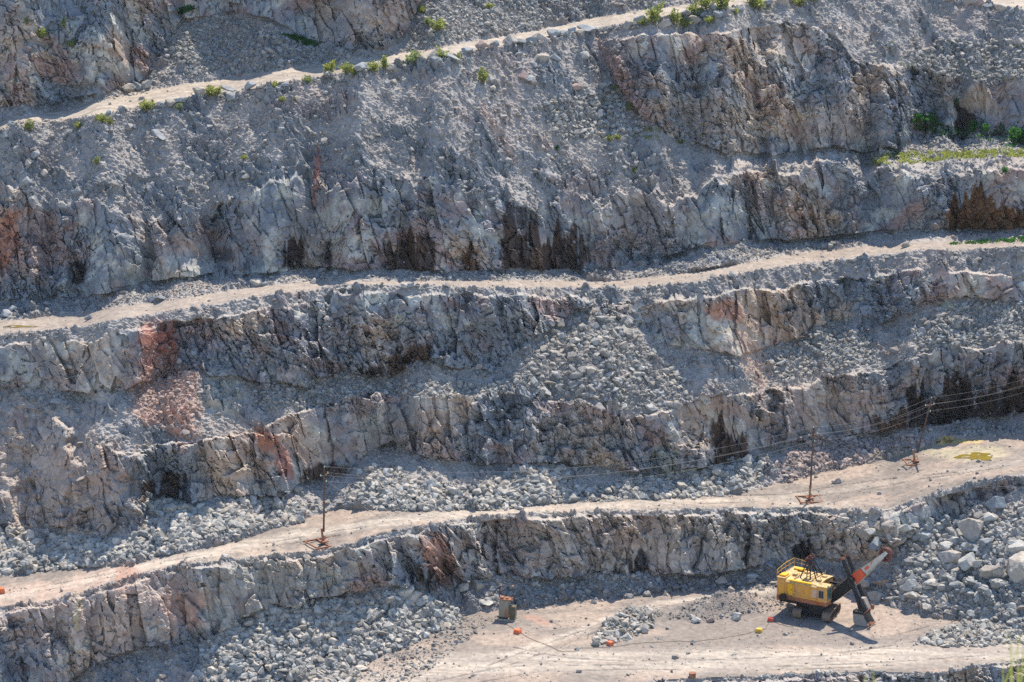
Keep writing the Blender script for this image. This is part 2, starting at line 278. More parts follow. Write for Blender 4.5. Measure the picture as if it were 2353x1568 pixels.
# ------------------------------------------------------------------ object helpers
C = scene.collection
def tag(o, label=None, cat=None, group=None, kind=None):
    if label: o['label'] = label
    if cat: o['category'] = cat
    if group: o['group'] = group
    if kind: o['kind'] = kind
    return o
def link(name, me, parent=None, loc=None):
    o = bpy.data.objects.new(name, me); C.objects.link(o)
    if parent: o.parent = parent
    if loc is not None: o.location = loc
    return o
def empty(name, loc, rz=0):
    o = bpy.data.objects.new(name, None); C.objects.link(o); o.location = loc; o.rotation_euler = (0, 0, rz); o.empty_display_size = .3
    return o
def np_mesh(name, verts, faces, mat, colors=None, extra=None):
    me = bpy.data.meshes.new(name); n = len(verts); k = faces.shape[1]; f = len(faces)
    me.vertices.add(n); me.vertices.foreach_set('co', np.ascontiguousarray(verts, np.float32).ravel())
    me.loops.add(f*k); me.loops.foreach_set('vertex_index', np.ascontiguousarray(faces, np.int32).ravel())
    me.polygons.add(f); me.polygons.foreach_set('loop_start', np.arange(0, f*k, k, dtype=np.int32))
    me.polygons.foreach_set('use_smooth', np.zeros(f, bool)); me.update(calc_edges=True)
    if colors is not None:
        a = me.attributes.new('Col', 'FLOAT_COLOR', 'POINT')
        a.data.foreach_set('color', np.ascontiguousarray(np.concatenate([colors, np.ones((n, 1))], 1), np.float32).ravel())
    for nm, v in (extra or {}).items():
        a = me.attributes.new(nm, 'FLOAT', 'POINT'); a.data.foreach_set('value', np.ascontiguousarray(v, np.float32).ravel())
    if mat: me.materials.append(mat)
    return me
# ------------------------------------------------------------------ materials
def newmat(name, rough=.9, colr=None, metal=0):
    m = bpy.data.materials.new(name); m.use_nodes = True; p = m.node_tree.nodes['Principled BSDF']
    p.inputs['Roughness'].default_value = rough; p.inputs['Metallic'].default_value = metal
    p.inputs['Specular IOR Level'].default_value = .25
    if colr: p.inputs['Base Color'].default_value = (*colr, 1)
    return m, m.node_tree, p
def N(t, kind, **kw):
    n = t.nodes.new(kind)
    for k, v in kw.items(): setattr(n, k, v)
    return n
def tex_noise(t, scale, detail=6, rough=.6, vec=None):
    n = N(t, 'ShaderNodeTexNoise'); n.inputs['Scale'].default_value = scale; n.inputs['Detail'].default_value = detail; n.inputs['Roughness'].default_value = rough
    if vec: t.links.new(vec, n.inputs['Vector'])
    return n
def ramp(t, src, a, b, lo=0, hi=1):
    n = N(t, 'ShaderNodeMapRange'); t.links.new(src, n.inputs[0]); n.inputs[1].default_value = a; n.inputs[2].default_value = b
    n.inputs[3].default_value = lo; n.inputs[4].default_value = hi; return n.outputs[0]
def mathn(t, op, a, b=None):
    n = N(t, 'ShaderNodeMath', operation=op)
    for i, v in enumerate((a, b)):
        if v is None: continue
        if isinstance(v, (int, float)): n.inputs[i].default_value = v
        else: t.links.new(v, n.inputs[i])
    return n.outputs[0]
def mixn(t, fac, a, b, mode='MIX'):
    n = N(t, 'ShaderNodeMix', data_type='RGBA', blend_type=mode)
    for i, v in ((0, fac), (6, a), (7, b)):
        if isinstance(v, (int, float)): n.inputs[i].default_value = v
        elif isinstance(v, tuple): n.inputs[i].default_value = (*v, 1)
        else: t.links.new(v, n.inputs[i])
    return n.outputs[2]
def rock_material(name, cliff=True, dust=.55):
    m, t, p = newmat(name, .95); lk = t.links.new
    at = N(t, 'ShaderNodeAttribute', attribute_name='Col'); tc = N(t, 'ShaderNodeTexCoord'); obj = tc.outputs['Object']
    geo = N(t, 'ShaderNodeNewGeometry'); sep = N(t, 'ShaderNodeSeparateXYZ'); lk(geo.outputs['True Normal'], sep.inputs[0])
    c = at.outputs['Color']
    a = tex_noise(t, 1.3, 8, .65, obj); c = mixn(t, 1., c, _gray(t, ramp(t, a.outputs[0], .3, .7, .72, 1.3)), 'MULTIPLY')
    if cliff:
        cl = N(t, 'ShaderNodeAttribute', attribute_name='cliff').outputs['Fac']
        wt_ = N(t, 'ShaderNodeAttribute', attribute_name='wet').outputs['Fac']
        rd = N(t, 'ShaderNodeAttribute', attribute_name='road').outputs['Fac']
        d = mathn(t, 'MULTIPLY', ramp(t, sep.outputs[2], .45, .85), mathn(t, 'SUBTRACT', 1., rd))
        d = mathn(t, 'MULTIPLY', d, dust); d = mathn(t, 'MULTIPLY', d, mathn(t, 'SUBTRACT', 1., wt_))
        c = mixn(t, d, c, (.34, .315, .29))
        mp = N(t, 'ShaderNodeMapping'); mp.inputs['Scale'].default_value = (.7, .4, .2); mp.inputs['Rotation'].default_value = (0, .22, 0)
        wn_ = tex_noise(t, .8, 3, .5, obj); vm = N(t, 'ShaderNodeVectorMath', operation='SCALE'); vm.inputs['Scale'].default_value = .9; lk(wn_.outputs['Color'], vm.inputs[0])
        va = N(t, 'ShaderNodeVectorMath', operation='ADD'); lk(obj, va.inputs[0]); lk(vm.outputs[0], va.inputs[1]); lk(va.outputs[0], mp.inputs[0])
        vo = N(t, 'ShaderNodeTexVoronoi', feature='DISTANCE_TO_EDGE'); vo.inputs['Scale'].default_value = 1.5; lk(mp.outputs[0], vo.inputs['Vector'])
        cm = tex_noise(t, .35, 3, .6, obj)
        cr = mathn(t, 'MULTIPLY', ramp(t, vo.outputs[0], .0, .035, 1, 0), ramp(t, cm.outputs[0], .42, .6))
        cr = mathn(t, 'MULTIPLY', cr, cl)
        c = mixn(t, mathn(t, 'MULTIPLY', cr, .22), c, (.05, .045, .045))
        lk(ramp(t, wt_, 0, 1, .95, .55), p.inputs['Roughness'])
    lk(c, p.inputs['Base Color'])
    b1 = tex_noise(t, 2.2, 9, .7, obj); bp = N(t, 'ShaderNodeBump'); bp.inputs['Strength'].default_value = .5; bp.inputs['Distance'].default_value = .18
    lk(b1.outputs[0], bp.inputs['Height']); lk(bp.outputs[0], p.inputs['Normal'])
    return m
def _gray(t, v):
    n = N(t, 'ShaderNodeCombineColor')
    for i in range(3): t.links.new(v, n.inputs[i])
    return n.outputs[0]
M_rock = rock_material('quarry_rock'); M_rub = rock_material('broken_rock', False)
def paint(name, c, rust=.3, rc=(.20, .07, .03), rough=.55, dirt=.3, scale=1.6, streak=True):
    m, t, p = newmat(name, rough); lk = t.links.new; tc = N(t, 'ShaderNodeTexCoord'); obj = tc.outputs['Object']
    mp = N(t, 'ShaderNodeMapping'); mp.inputs['Scale'].default_value = (1, 1, .3 if streak else 1); lk(obj, mp.inputs[0])
    a = tex_noise(t, scale, 8, .7, mp.outputs[0]); b_ = tex_noise(t, scale*3, 6, .7, obj); d_ = tex_noise(t, .7, 4, .6, obj)
    cc = mixn(t, mathn(t, 'MULTIPLY', ramp(t, d_.outputs[0], .35, .7), dirt), c, (.30, .25, .20))
    cc = mixn(t, mathn(t, 'MULTIPLY', ramp(t, a.outputs[0], .52, .66), rust), cc, rc)
    cc = mixn(t, .35, cc, mixn(t, 1., cc, _gray(t, ramp(t, b_.outputs[0], .3, .7, .4, 1.5)), 'MULTIPLY'))
    lk(cc, p.inputs['Base Color'])
    bp = N(t, 'ShaderNodeBump'); bp.inputs['Strength'].default_value = .3; bp.inputs['Distance'].default_value = .02; lk(b_.outputs[0], bp.inputs['Height']); lk(bp.outputs[0], p.inputs['Normal'])
    return m
M = dict(yellow=paint('faded_yellow_paint', (.72, .34, .045), .6, dirt=.45), roof=paint('dusty_roof_paint', (.66, .44, .16), .5, dirt=.7), bright=paint('bright_yellow_paint', (.80, .43, .01), .2, dirt=.1),
    skirt=paint('red_brown_paint', (.36, .10, .03), .4), dark=paint('greasy_black_steel', (.010, .011, .014), .18, (.06, .035, .02), dirt=.05), grey=paint('worn_steel', (.28, .26, .24), .5, (.16, .10, .06)),
    white=paint('chipped_white_paint', (.50, .50, .47), .45), orange=paint('orange_paint', (.66, .085, .025), .25, dirt=.2), red=paint('dark_red_paint', (.12, .022, .018), .4, (.06, .02, .02)),
    rust=paint('rusty_steel', (.26, .10, .055), .6, (.12, .05, .03)), pink=paint('pale_primer', (.62, .40, .28), .2), track=paint('dusty_track_steel', (.20, .13, .09), .5, (.30, .24, .18)),
    cabinet=paint('weathered_grey_paint', (.27, .25, .20), 1.2, (.30, .12, .05), scale=1.1), green=paint('dark_green_paint', (.05, .065, .045), .5, (.20, .10, .03)),
    brown=paint('brown_pole_steel', (.075, .035, .025), .5), ochre=paint('ochre_pole_steel', (.34, .19, .09), .4), box=paint('sun_bleached_orange_paint', (.75, .14, .04), .2, (.55, .35, .25), dirt=.3),
    ybox=paint('yellow_box_paint', (.70, .42, .04), .3), rbox=paint('red_box_paint', (.62, .06, .04), .2, (.5, .3, .25)), wood=paint('grey_timber', (.40, .34, .27), .3, (.2, .15, .1)))
m, t_, p_ = newmat('dark_glass', .15, (.02, .035, .04)); M['glass'] = m
m, t_, p_ = newmat('green_glass', .2, (.07, .13, .11)); M['gglass'] = m
m, t_, p_ = newmat('porcelain', .3, (.45, .62, .5)); M['ins'] = m
m, t_, p_ = newmat('bare_wire', .5, (.22, .21, .20)); M['wire'] = m
m, t_, p_ = newmat('rubber_cable', .8, (.15, .12, .085)); M['cable'] = m
def leafmat(name, c1, c2):
    m, t, p = newmat(name, .7); oi = N(t, 'ShaderNodeTexCoord'); n = tex_noise(t, 3., 3, .6, oi.outputs['Object'])
    t.links.new(mixn(t, ramp(t, n.outputs[0], .35, .65), c1, c2), p.inputs['Base Color'])
    p.inputs['Transmission Weight'].default_value = 0
    tr = N(t, 'ShaderNodeBsdfTranslucent'); tr.inputs[0].default_value = (c1[0]*1.6, c1[1]*1.6, c1[2], 1)
    mx = N(t, 'ShaderNodeMixShader'); mx.inputs[0].default_value = .45; out = t.nodes['Material Output']
    t.links.new(p.outputs[0], mx.inputs[1]); t.links.new(tr.outputs[0], mx.inputs[2]); t.links.new(mx.outputs[0], out.inputs[0]); return m
M['leaf'] = leafmat('fresh_leaves', (.24, .27, .09), (.12, .17, .06)); M['leafd'] = leafmat('dull_leaves', (.20, .25, .13), (.13, .18, .09))
M['leafg'] = leafmat('deep_green_leaves', (.04, .14, .03), (.03, .09, .03)); M['twig'] = paint('twig_bark', (.16, .12, .07), 0)

# ------------------------------------------------------------------ build the terrain objects
V = np.stack([X, Yw, Z], -1).reshape(-1, 3).astype(np.float32)
colf = col.reshape(-1, 3); wetf = wet.ravel(); wcf = wc.ravel(); wrf = wr.ravel()
qi = (np.arange(NY-1)[:, None]*NX+np.arange(NX-1)[None, :])
quads = np.stack([qi, qi+NX, qi+NX+1, qi+1], -1).reshape(-1, 4)
bandq = band[:-1, :-1].ravel()
SETTING = [((0, 1), 'upper_slope', 'rock face and loose scree above the top haul road'), ((2,), 'haul_road', 'pale dusty top haul road climbing to the upper right'),
    ((3, 4, 5, 6, 7), 'rock_wall', 'tall grey rock wall and scree below the top haul road'), ((8,), 'haul_road', 'narrow middle road with pinkish gravel surface'),
    ((9, 10, 11, 12, 13), 'rock_wall', 'stepped rock wall with rubble mound below the middle road'), ((14,), 'haul_road', 'lower road bench on which the rusty poles stand'),
    ((15, 16), 'rock_wall', 'low rock wall behind the yellow shovel'), ((17,), 'pit_floor', 'dusty pit floor with pale wheel tracks'),
    ((18, 19), 'rock_wall', 'top of the next wall below the pit floor at the bottom edge')]
for bs, nm, lb in SETTING:
    f = quads[np.isin(bandq, bs)]
    u, inv = np.unique(f, return_inverse=True)
    me = np_mesh(nm, V[u], inv.reshape(-1, 4)[:, ::1], M_rock, colf[u], {'wet': wetf[u], 'cliff': wcf[u], 'road': wrf[u]})
    tag(link(nm, me), lb, 'ground', kind='structure')
def ground_material():
    m, t, p = newmat('dusty_ground', .95); tc = N(t, 'ShaderNodeTexCoord'); n = tex_noise(t, .15, 8, .6, tc.outputs['Object'])
    t.links.new(mixn(t, ramp(t, n.outputs[0], .35, .65), (.34, .31, .28), (.42, .38, .33)), p.inputs['Base Color']); return m
MG = ground_material()
def sheet(nm, pts, faces, lb, mat=None):
    me = bpy.data.meshes.new(nm); me.from_pydata(pts, [], faces); me.materials.append(mat or MG); tag(link(nm, me), lb, 'ground', kind='structure')
zlow = float(Z[-1].min())-2.5
sheet('ground', [(-4000, -4000, zlow), (4000, -4000, zlow), (4000, 4000, zlow), (-4000, 4000, zlow)], [(0, 1, 2, 3)], 'deep ground far below the pit benches')
tp = V.reshape(NY, NX, 3)[0]; k = np.linspace(0, NX-1, 60).astype(int)
pts = [tuple(tp[i]) for i in k]+[(tp[i][0]*2.2, tp[i][1]+500, tp[i][2]+35) for i in k]
sheet('plateau', pts, [(i, i+1, i+61, i+60) for i in range(59)], 'plateau behind the uppermost quarry slope')
# the rim the photographer stands on, below the picture
sheet('near_rim', [(-30, -60, CAMZ-1.7), (30, -60, CAMZ-1.7), (30, 2, CAMZ-1.72), (-30, 2, CAMZ-1.72), (-30, 9.4, CAMZ-3.75), (30, 9.4, CAMZ-3.75), (-60, 60, zlow), (60, 60, zlow)], [(0, 1, 2, 3), (3, 2, 5, 4), (4, 5, 7, 6)], 'near rim ground at the camera')

# ------------------------------------------------------------------ surface look-up
VG = V.reshape(NY, NX, 3)
def P(x, y):
    i = int(np.clip(np.searchsorted(gx, x), 0, NX-1)); j = int(np.clip(np.searchsorted(gy, y), 0, NY-1))
    return Vector([float(c) for c in VG[j, i]])
def PN(x, y):
    i = np.clip(np.searchsorted(gx, x), 0, NX-1); j = np.clip(np.searchsorted(gy, y), 0, NY-1); return VG[j, i], j, i

# ------------------------------------------------------------------ rocks
def rock_proto(seed, sub):
    r = np.random.default_rng(seed); bm = bmesh.new()
    if sub < 3:                                   # hull of a few points: a sharp broken stone
        for q in r.normal(size=((13, 20)[sub-1], 3)):
            q = q/np.linalg.norm(q)*r.uniform(.72, 1.1); bm.verts.new(q)
        g = bmesh.ops.convex_hull(bm, input=bm.verts); bmesh.ops.delete(bm, geom=list({x for x in g['geom_interior']+g['geom_unused'] if isinstance(x, bmesh.types.BMVert)}), context='VERTS')
    else: bmesh.ops.create_icosphere(bm, subdivisions=sub, radius=1)
    bm.verts.index_update()
    v = np.array([x.co[:] for x in bm.verts]); f = np.array([[x.index for x in g.verts] for g in bm.faces]); bm.free()
    if sub > 2:
        n = r.normal(size=(12, 3)); n /= np.linalg.norm(n, axis=1)[:, None]; d = r.uniform(.45, .85, 12)
        dots = v@n.T; rad = np.where(dots > .05, d/np.maximum(dots, .05), 9).min(1); v = v*np.minimum(rad, 1.25)[:, None]
    v = v*np.array([r.uniform(.85, 1.35), r.uniform(.7, 1.05), r.uniform(.45, .85)])
    if sub > 2: v *= (1+.07*(vnoise(v[:, 0]*4+v[:, 2]*3, v[:, 1]*4, seed)-.5)+.04*(vnoise(v[:, 0]*11, v[:, 1]*11+v[:, 2]*9, seed)-.5))[:, None]
    return v.astype(np.float32), f
PR = [rock_proto(1000+i, 1) for i in range(14)]; PR2 = [rock_proto(2000+i, 2) for i in range(10)]; PR3 = [rock_proto(3000+i, 4) for i in range(12)]
def inpoly(x, y, poly):
    c = np.zeros(x.shape, bool); n = len(poly)
    for i in range(n):
        x1, y1 = poly[i]; x2, y2 = poly[i-1]
        c ^= ((y1 > y) != (y2 > y)) & (x < (x2-x1)*(y-y1)/(y2-y1+1e-9)+x1)
    return c
def poly(s): return L(s)
ROCKY = [  # outline, smallest, largest (m), cover, colour, name of the place
 ('430 50 520 35 620 60 700 110 830 130 700 147 560 168 420 180 390 120', .28, 1.0, 1.5, 0, 'the scree above the top haul road'),
 ('950 60 990 -10 1580 -12 1400 32 1200 72 1000 105 930 120', .28, 1.1, 1.3, 0, 'the rubble beside the top haul road'),
 ('0 255 130 240 250 215 350 200 330 212 200 238 0 280', .25, .9, .9, 0, 'the foot of the upper left rock face'),
 ('1250 240 1400 210 1490 290 1430 325 1280 315', .35, 1.2, 1.3, 0, 'the scree below the top haul road'),
 ('1375 90 1420 90 1520 280 1460 300', .3, .9, 1.2, 2, 'the reddish scree chute'),
 ('2060 150 2160 95 2353 100 2353 190 2170 185', .35, 1.2, 1.4, 0, 'the rubble at the upper right'),
 ('1960 355 2050 330 2353 330 2353 350 2150 352 2000 372', .3, 1.0, .8, 0, 'the narrow grassy bench at the right'),
 ('0 700 200 695 400 645 620 635 800 625 1400 630 1550 590 1700 560 1950 545 2100 548 2000 560 1700 600 1550 628 1400 642 900 643 750 642 600 654 400 686 200 714 0 738', .2, .7, 1.2, 1, 'the foot of the wall beside the middle road'),
 ('570 900 780 862 900 875 1160 885 1160 920 1000 915 850 903 700 935 620 945', .3, 1.0, 1.5, 0, 'the ledge left of the rubble mound'),
 ('1180 880 1200 820 1330 715 1400 705 1480 790 1580 880 1560 942 1430 945 1250 918', .24, 1.7, 1.4, 0, 'the large rubble mound under the middle road'),
 ('1760 830 1900 738 2000 770 2010 830 1880 860 1800 880', .3, 1.1, 1.4, 0, 'the rubble pocket right of the mound'),
 ('2080 760 2180 700 2353 690 2353 778 2250 790 2120 805', .35, 1.2, 1.5, 0, 'the rubble apron at the right edge'),
 ('0 1235 60 1215 150 1235 280 1245 340 1210 330 1130 430 1168 560 1150 640 1150 700 1172 690 1200 600 1215 450 1256 280 1295 100 1312 0 1322', .45, 1.7, 1.9, 3, 'the pale rock heap at the lower left'),
 ('800 1155 830 1080 900 1070 960 1105 1100 1125 1200 1062 1290 1078 1340 1125 1500 1092 1760 1060 1750 1105 1680 1140 1500 1145 1250 1157 1150 1170 900 1174', .35, 1.6, 1.7, 3, 'the long rock heap behind the lower road'),
 ('1140 1150 1190 1080 1240 1062 1290 1080 1330 1140 1250 1157', .8, 1.7, 1.3, 3, 'the pointed rock pile behind the lower road'),
 ('1780 1070 1850 1008 2000 1000 2100 1000 2140 1020 2060 1047 1900 1082 1800 1112', .3, 1.2, 1.6, 2, 'the rubble between the two right poles'),
 ('2130 985 2353 960 2353 998 2200 1003', .25, .8, 1.2, 1, 'the shaded foot of the stained wall'),
 ('420 1600 500 1440 600 1398 780 1378 900 1358 1040 1395 1062 1430 950 1475 850 1520 780 1600', .35, 1.6, 1.7, 3, 'the rock heap left of the rusty cabinet'),
 ('1040 1392 1130 1425 1000 1530 860 1600 760 1600 950 1465', .25, .8, .35, 1, 'the scattered stones left of the cabinet'),
 ('1040 1370 1100 1335 1800 1300 1960 1300 1980 1335 1800 1350 1500 1368 1250 1395 1150 1402', .25, 1.3, 1.1, 1, 'the foot of the wall behind the cabinet'),
 ('2000 1345 2050 1320 2080 1230 2110 1195 2200 1200 2353 1110 2353 1460 2250 1435 2130 1400 2050 1395', .34, 1.8, 1.2, 4, 'the blocky rockfall right of the shovel'),
 ('2095 1482 2160 1452 2250 1440 2353 1400 2353 1465 2200 1487', .5, 1.3, 1.5, 3, 'the pale rock row right of the shovel bucket'),
 ('1360 1480 1395 1432 1480 1408 1525 1420 1465 1460 1400 1484', .4, 1.5, 1.5, 3, 'the small rock pile on the pit floor'),
 ('1530 1425 1640 1388 1800 1380 1830 1400 1740 1410 1640 1430', .2, .7, .9, 1, 'the low berm left of the shovel'),
 ('1730 1552 1950 1542 1950 1549 1740 1562', .3, .9, 1.3, 3, 'the lip of the pit floor'),
 ('280 780 440 800 470 960 380 1000 290 900', .25, .9, .5, 2, 'the red stained scree'),
 ('0 300 200 268 450 226 700 184 1000 134 1300 86 1400 62 1500 45 1720 10 1720 22 1500 60 1400 78 1000 152 700 200 450 246 200 290 0 330', .3, .9, .55, 1, 'the lip of the top haul road'),
]
TINTS = {0: ((.29, .31, .315), (.38, .34, .28)), 1: ((.22, .245, .265), (.32, .285, .245)), 2: ((.34, .25, .22), (.40, .33, .29)), 3: ((.34, .36, .355), (.46, .41, .34)), 4: ((.28, .30, .30), (.42, .38, .325))}
# every rock: photo-plane x, y, size, tint set, place index
lst = []
for k, (s, a, bq, cov, ti, nm) in enumerate(ROCKY):
    pl = poly(s); pl[pl[:, 0] == 2353, 0] = 2620; pl[pl[:, 0] == 0, 0] = -200; x0, y0 = pl.min(0); x1, y1 = pl.max(0)
    target = cov; area = 0; a = a*.48; n = int((x1-x0)*(y1-y0)/40*cov*(.6/max(a, .19))**2*.9)+20
    x = rng.uniform(x0, x1, n); y = rng.uniform(y0, y1, n); e = 7*fbm(x/14, y/14, 900+k, 3)
    m = inpoly(x+e, y+e, pl); x, y = x[m], y[m]
    sz = np.minimum(a*rng.uniform(0, 1, len(x))**(-1/2.1), bq*rng.uniform(.7, 1.1, len(x)))
    if bq > 2.4: sz = np.where(rng.uniform(size=len(x)) < .03, rng.uniform(1.5, bq, len(x)), sz)
    lst.append(np.stack([x, y, sz, np.full(len(x), ti), np.full(len(x), k)], 1))
# loose stones over all scree, ledges and edges of the roads
n = 300000
x = rng.uniform(-220, 2620, n); y = rng.uniform(-20, 1590, n); _, j, i = PN(x, y)
dens = wt[j, i]*.9+wr[j, i]*.10+wc[j, i]*.10
dens = dens*(.15+1.1*sst(-.35, .45, fbm(x/38+y/90, y/38, 950, 4, .6)))
m = rng.uniform(size=n) < dens; x, y = x[m], y[m]
sz = np.minimum(.15*rng.uniform(0, 1, len(x))**(-1/2.6), 1.1)
lst.append(np.stack([x, y, sz, np.where(rng.uniform(size=len(x)) < .7, 1, 0), np.full(len(x), -1)], 1))
n = 9000; x = rng.uniform(-40, 2400, n); y = rng.uniform(-20, 1340, n); _, j, i = PN(x, y)
m = rng.uniform(size=n) < (wt[j, i]*.9+wc[j, i]*.08)*sst(-.2, .5, fbm(x/38+y/90, y/38, 950, 4, .6)); x, y = x[m], y[m]
m = y < 5000
lst.append(np.stack([x, y, np.minimum(.6*rng.uniform(0, 1, len(x))**(-1/3.), 1.9), np.full(len(x), 1), np.full(len(x), -1)], 1))
R_ = np.concatenate(lst); del lst
pos, j, i = PN(R_[:, 0], R_[:, 1]); pos = pos.astype(np.float64).copy()
pos[:, 2] += R_[:, 2]*.5*.22
for k in range(3): pass
rc = np.zeros((len(R_), 3))
for ti, (ca, cb) in TINTS.items():
    m = R_[:, 3] == ti; f = rng.uniform(size=m.sum())[:, None]; rc[m] = np.array(ca)*(1-f)+np.array(cb)*f
rc *= rng.uniform(.5, 1.22, len(R_))[:, None]
bm_ = colf.reshape(NY, NX, 3)[j, i]; rc = rc*.68+bm_*.32
# the largest ones become boulders of their own
cand = np.where((R_[:, 4] >= 0) & (R_[:, 0] > 5) & (R_[:, 0] < 2348) & (R_[:, 1] > 5) & (R_[:, 1] < 1562))[0]
order = []; seen_ = {}
for q in cand[np.argsort(-R_[cand, 2]+rng.uniform(0, .05, len(cand)))]:
    k = int(R_[q, 4]); seen_[k] = seen_.get(k, 0)+1
    if seen_[k] <= 34 and len(order) < 170: order.append(q)
order = np.array(order)
solo = np.zeros(len(R_), bool); solo[order] = True
def rotmats(n, tilt=.5):
    a = rng.uniform(0, 2*math.pi, n); b_ = rng.normal(0, tilt, n); c_ = rng.normal(0, tilt, n)
    ca, sa, cb, sb, cc, sc = np.cos(a), np.sin(a), np.cos(b_), np.sin(b_), np.cos(c_), np.sin(c_); z = np.zeros(n); o = np.ones(n)
    Rz = np.stack([ca, -sa, z, sa, ca, z, z, z, o], 1).reshape(n, 3, 3); Rx = np.stack([o, z, z, z, cb, -sb, z, sb, cb], 1).reshape(n, 3, 3)
    Ry = np.stack([cc, z, sc, z, o, z, -sc, z, cc], 1).reshape(n, 3, 3); return Rz@Rx@Ry
def merge_rocks(idx):
    vs, fs, cs = [], [], []; off = 0
    pk = rng.integers(0, 1000, len(idx))
    for lib, sel in ((PR, R_[idx, 2] < .8), (PR2, R_[idx, 2] >= .8)):
        for q, (pv, pf) in enumerate(lib):
            ii = idx[sel & (pk % len(lib) == q)]
            if not len(ii): continue
            rm = rotmats(len(ii)); v = np.einsum('nij,vj->nvi', rm, pv)*(R_[ii, 2]*.5)[:, None, None]+pos[ii][:, None, :]
            fs.append((pf[None]+(np.arange(len(ii))*len(pv))[:, None, None]).reshape(-1, 3)+off); vs.append(v.reshape(-1, 3)); cs.append(np.repeat(rc[ii], len(pv), 0)); off += len(ii)*len(pv)
    return np.concatenate(vs), np.concatenate(fs), np.concatenate(cs)
for nm, sel, lb in (('loose_stones', R_[:, 4] < 0, 'loose grey stones strewn over the scree and road edges'), ('rubble', (R_[:, 4] >= 0) & ~solo, 'heaped broken rock in the piles along the benches')):
    v, f, c = merge_rocks(np.where(sel)[0]); tag(link(nm, np_mesh(nm, v, f, M_rub, c)), lb, 'rubble', kind='stuff')
ORD = ['first', 'second', 'third', 'fourth', 'fifth', 'sixth', 'seventh', 'eighth', 'ninth', 'tenth', 'eleventh', 'twelfth', 'thirteenth', 'fourteenth', 'fifteenth', 'sixteenth', 'seventeenth', 'eighteenth', 'nineteenth',
       'twentieth']+['twenty-'+q for q in ('first', 'second', 'third', 'fourth', 'fifth', 'sixth', 'seventh', 'eighth', 'ninth')]+['thirtieth']+['thirty-'+q for q in ('first', 'second', 'third', 'fourth', 'fifth', 'sixth', 'seventh', 'eighth', 'ninth')]+['fortieth']+['forty-'+q for q in ('first', 'second', 'third', 'fourth', 'fifth', 'sixth', 'seventh', 'eighth', 'ninth')]+['fiftieth']+['fifty-'+q for q in ('first', 'second', 'third', 'fourth', 'fifth', 'sixth', 'seventh', 'eighth', 'ninth')]+['sixtieth']+['sixty-'+q for q in ('first', 'second', 'third', 'fourth', 'fifth', 'sixth', 'seventh', 'eighth', 'ninth')]+['seventieth']+['seventy-'+q for q in ('first', 'second', 'third', 'fourth', 'fifth', 'sixth', 'seventh', 'eighth', 'ninth')]
nb = 0
def boulder(p, size, c, label, group, flat=1., yaw=None):
    global nb
    pv, pf = PR3[nb % len(PR3)]; nb += 1
    v = pv*size*.5*np.array([1, 1, flat])
    o = link('boulder', np_mesh('boulder', v, pf, M_rub, np.tile(np.array(c), (len(pv), 1))*(1+.1*(vnoise(v[:, 0]*3/size, v[:, 2]*4/size+v[:, 1], nb)-.5))[:, None]), loc=p)
    o.rotation_euler = (random.gauss(0, .25), random.gauss(0, .25), yaw if yaw is not None else random.uniform(0, 6.28)); tag(o, label, 'boulder', group); return o
def colword(c): return 'reddish' if c[0] > c[2]*1.28 else ('pale' if sum(c) > 1.17 else ('dark grey' if sum(c) < .85 else 'grey'))
byp = {}
for q in order: byp.setdefault(int(R_[q, 4]), []).append(q)
for k, ids in byp.items():
    ids.sort(key=lambda q: R_[q, 0])
    for w, q in enumerate(ids):
        lead = 'largest lone block' if len(ids) == 1 else '%s block from the left' % ORD[w]
        p = Vector(pos[q]); boulder(p, R_[q, 2], rc[q], '%s %s in %s' % (colword(rc[q]), lead, ROCKY[k][5]), 'large blocks in '+ROCKY[k][5])
GR, WA, PA, RE = (.25, .265, .275), (.35, .315, .275), (.40, .39, .36), (.32, .24, .21)
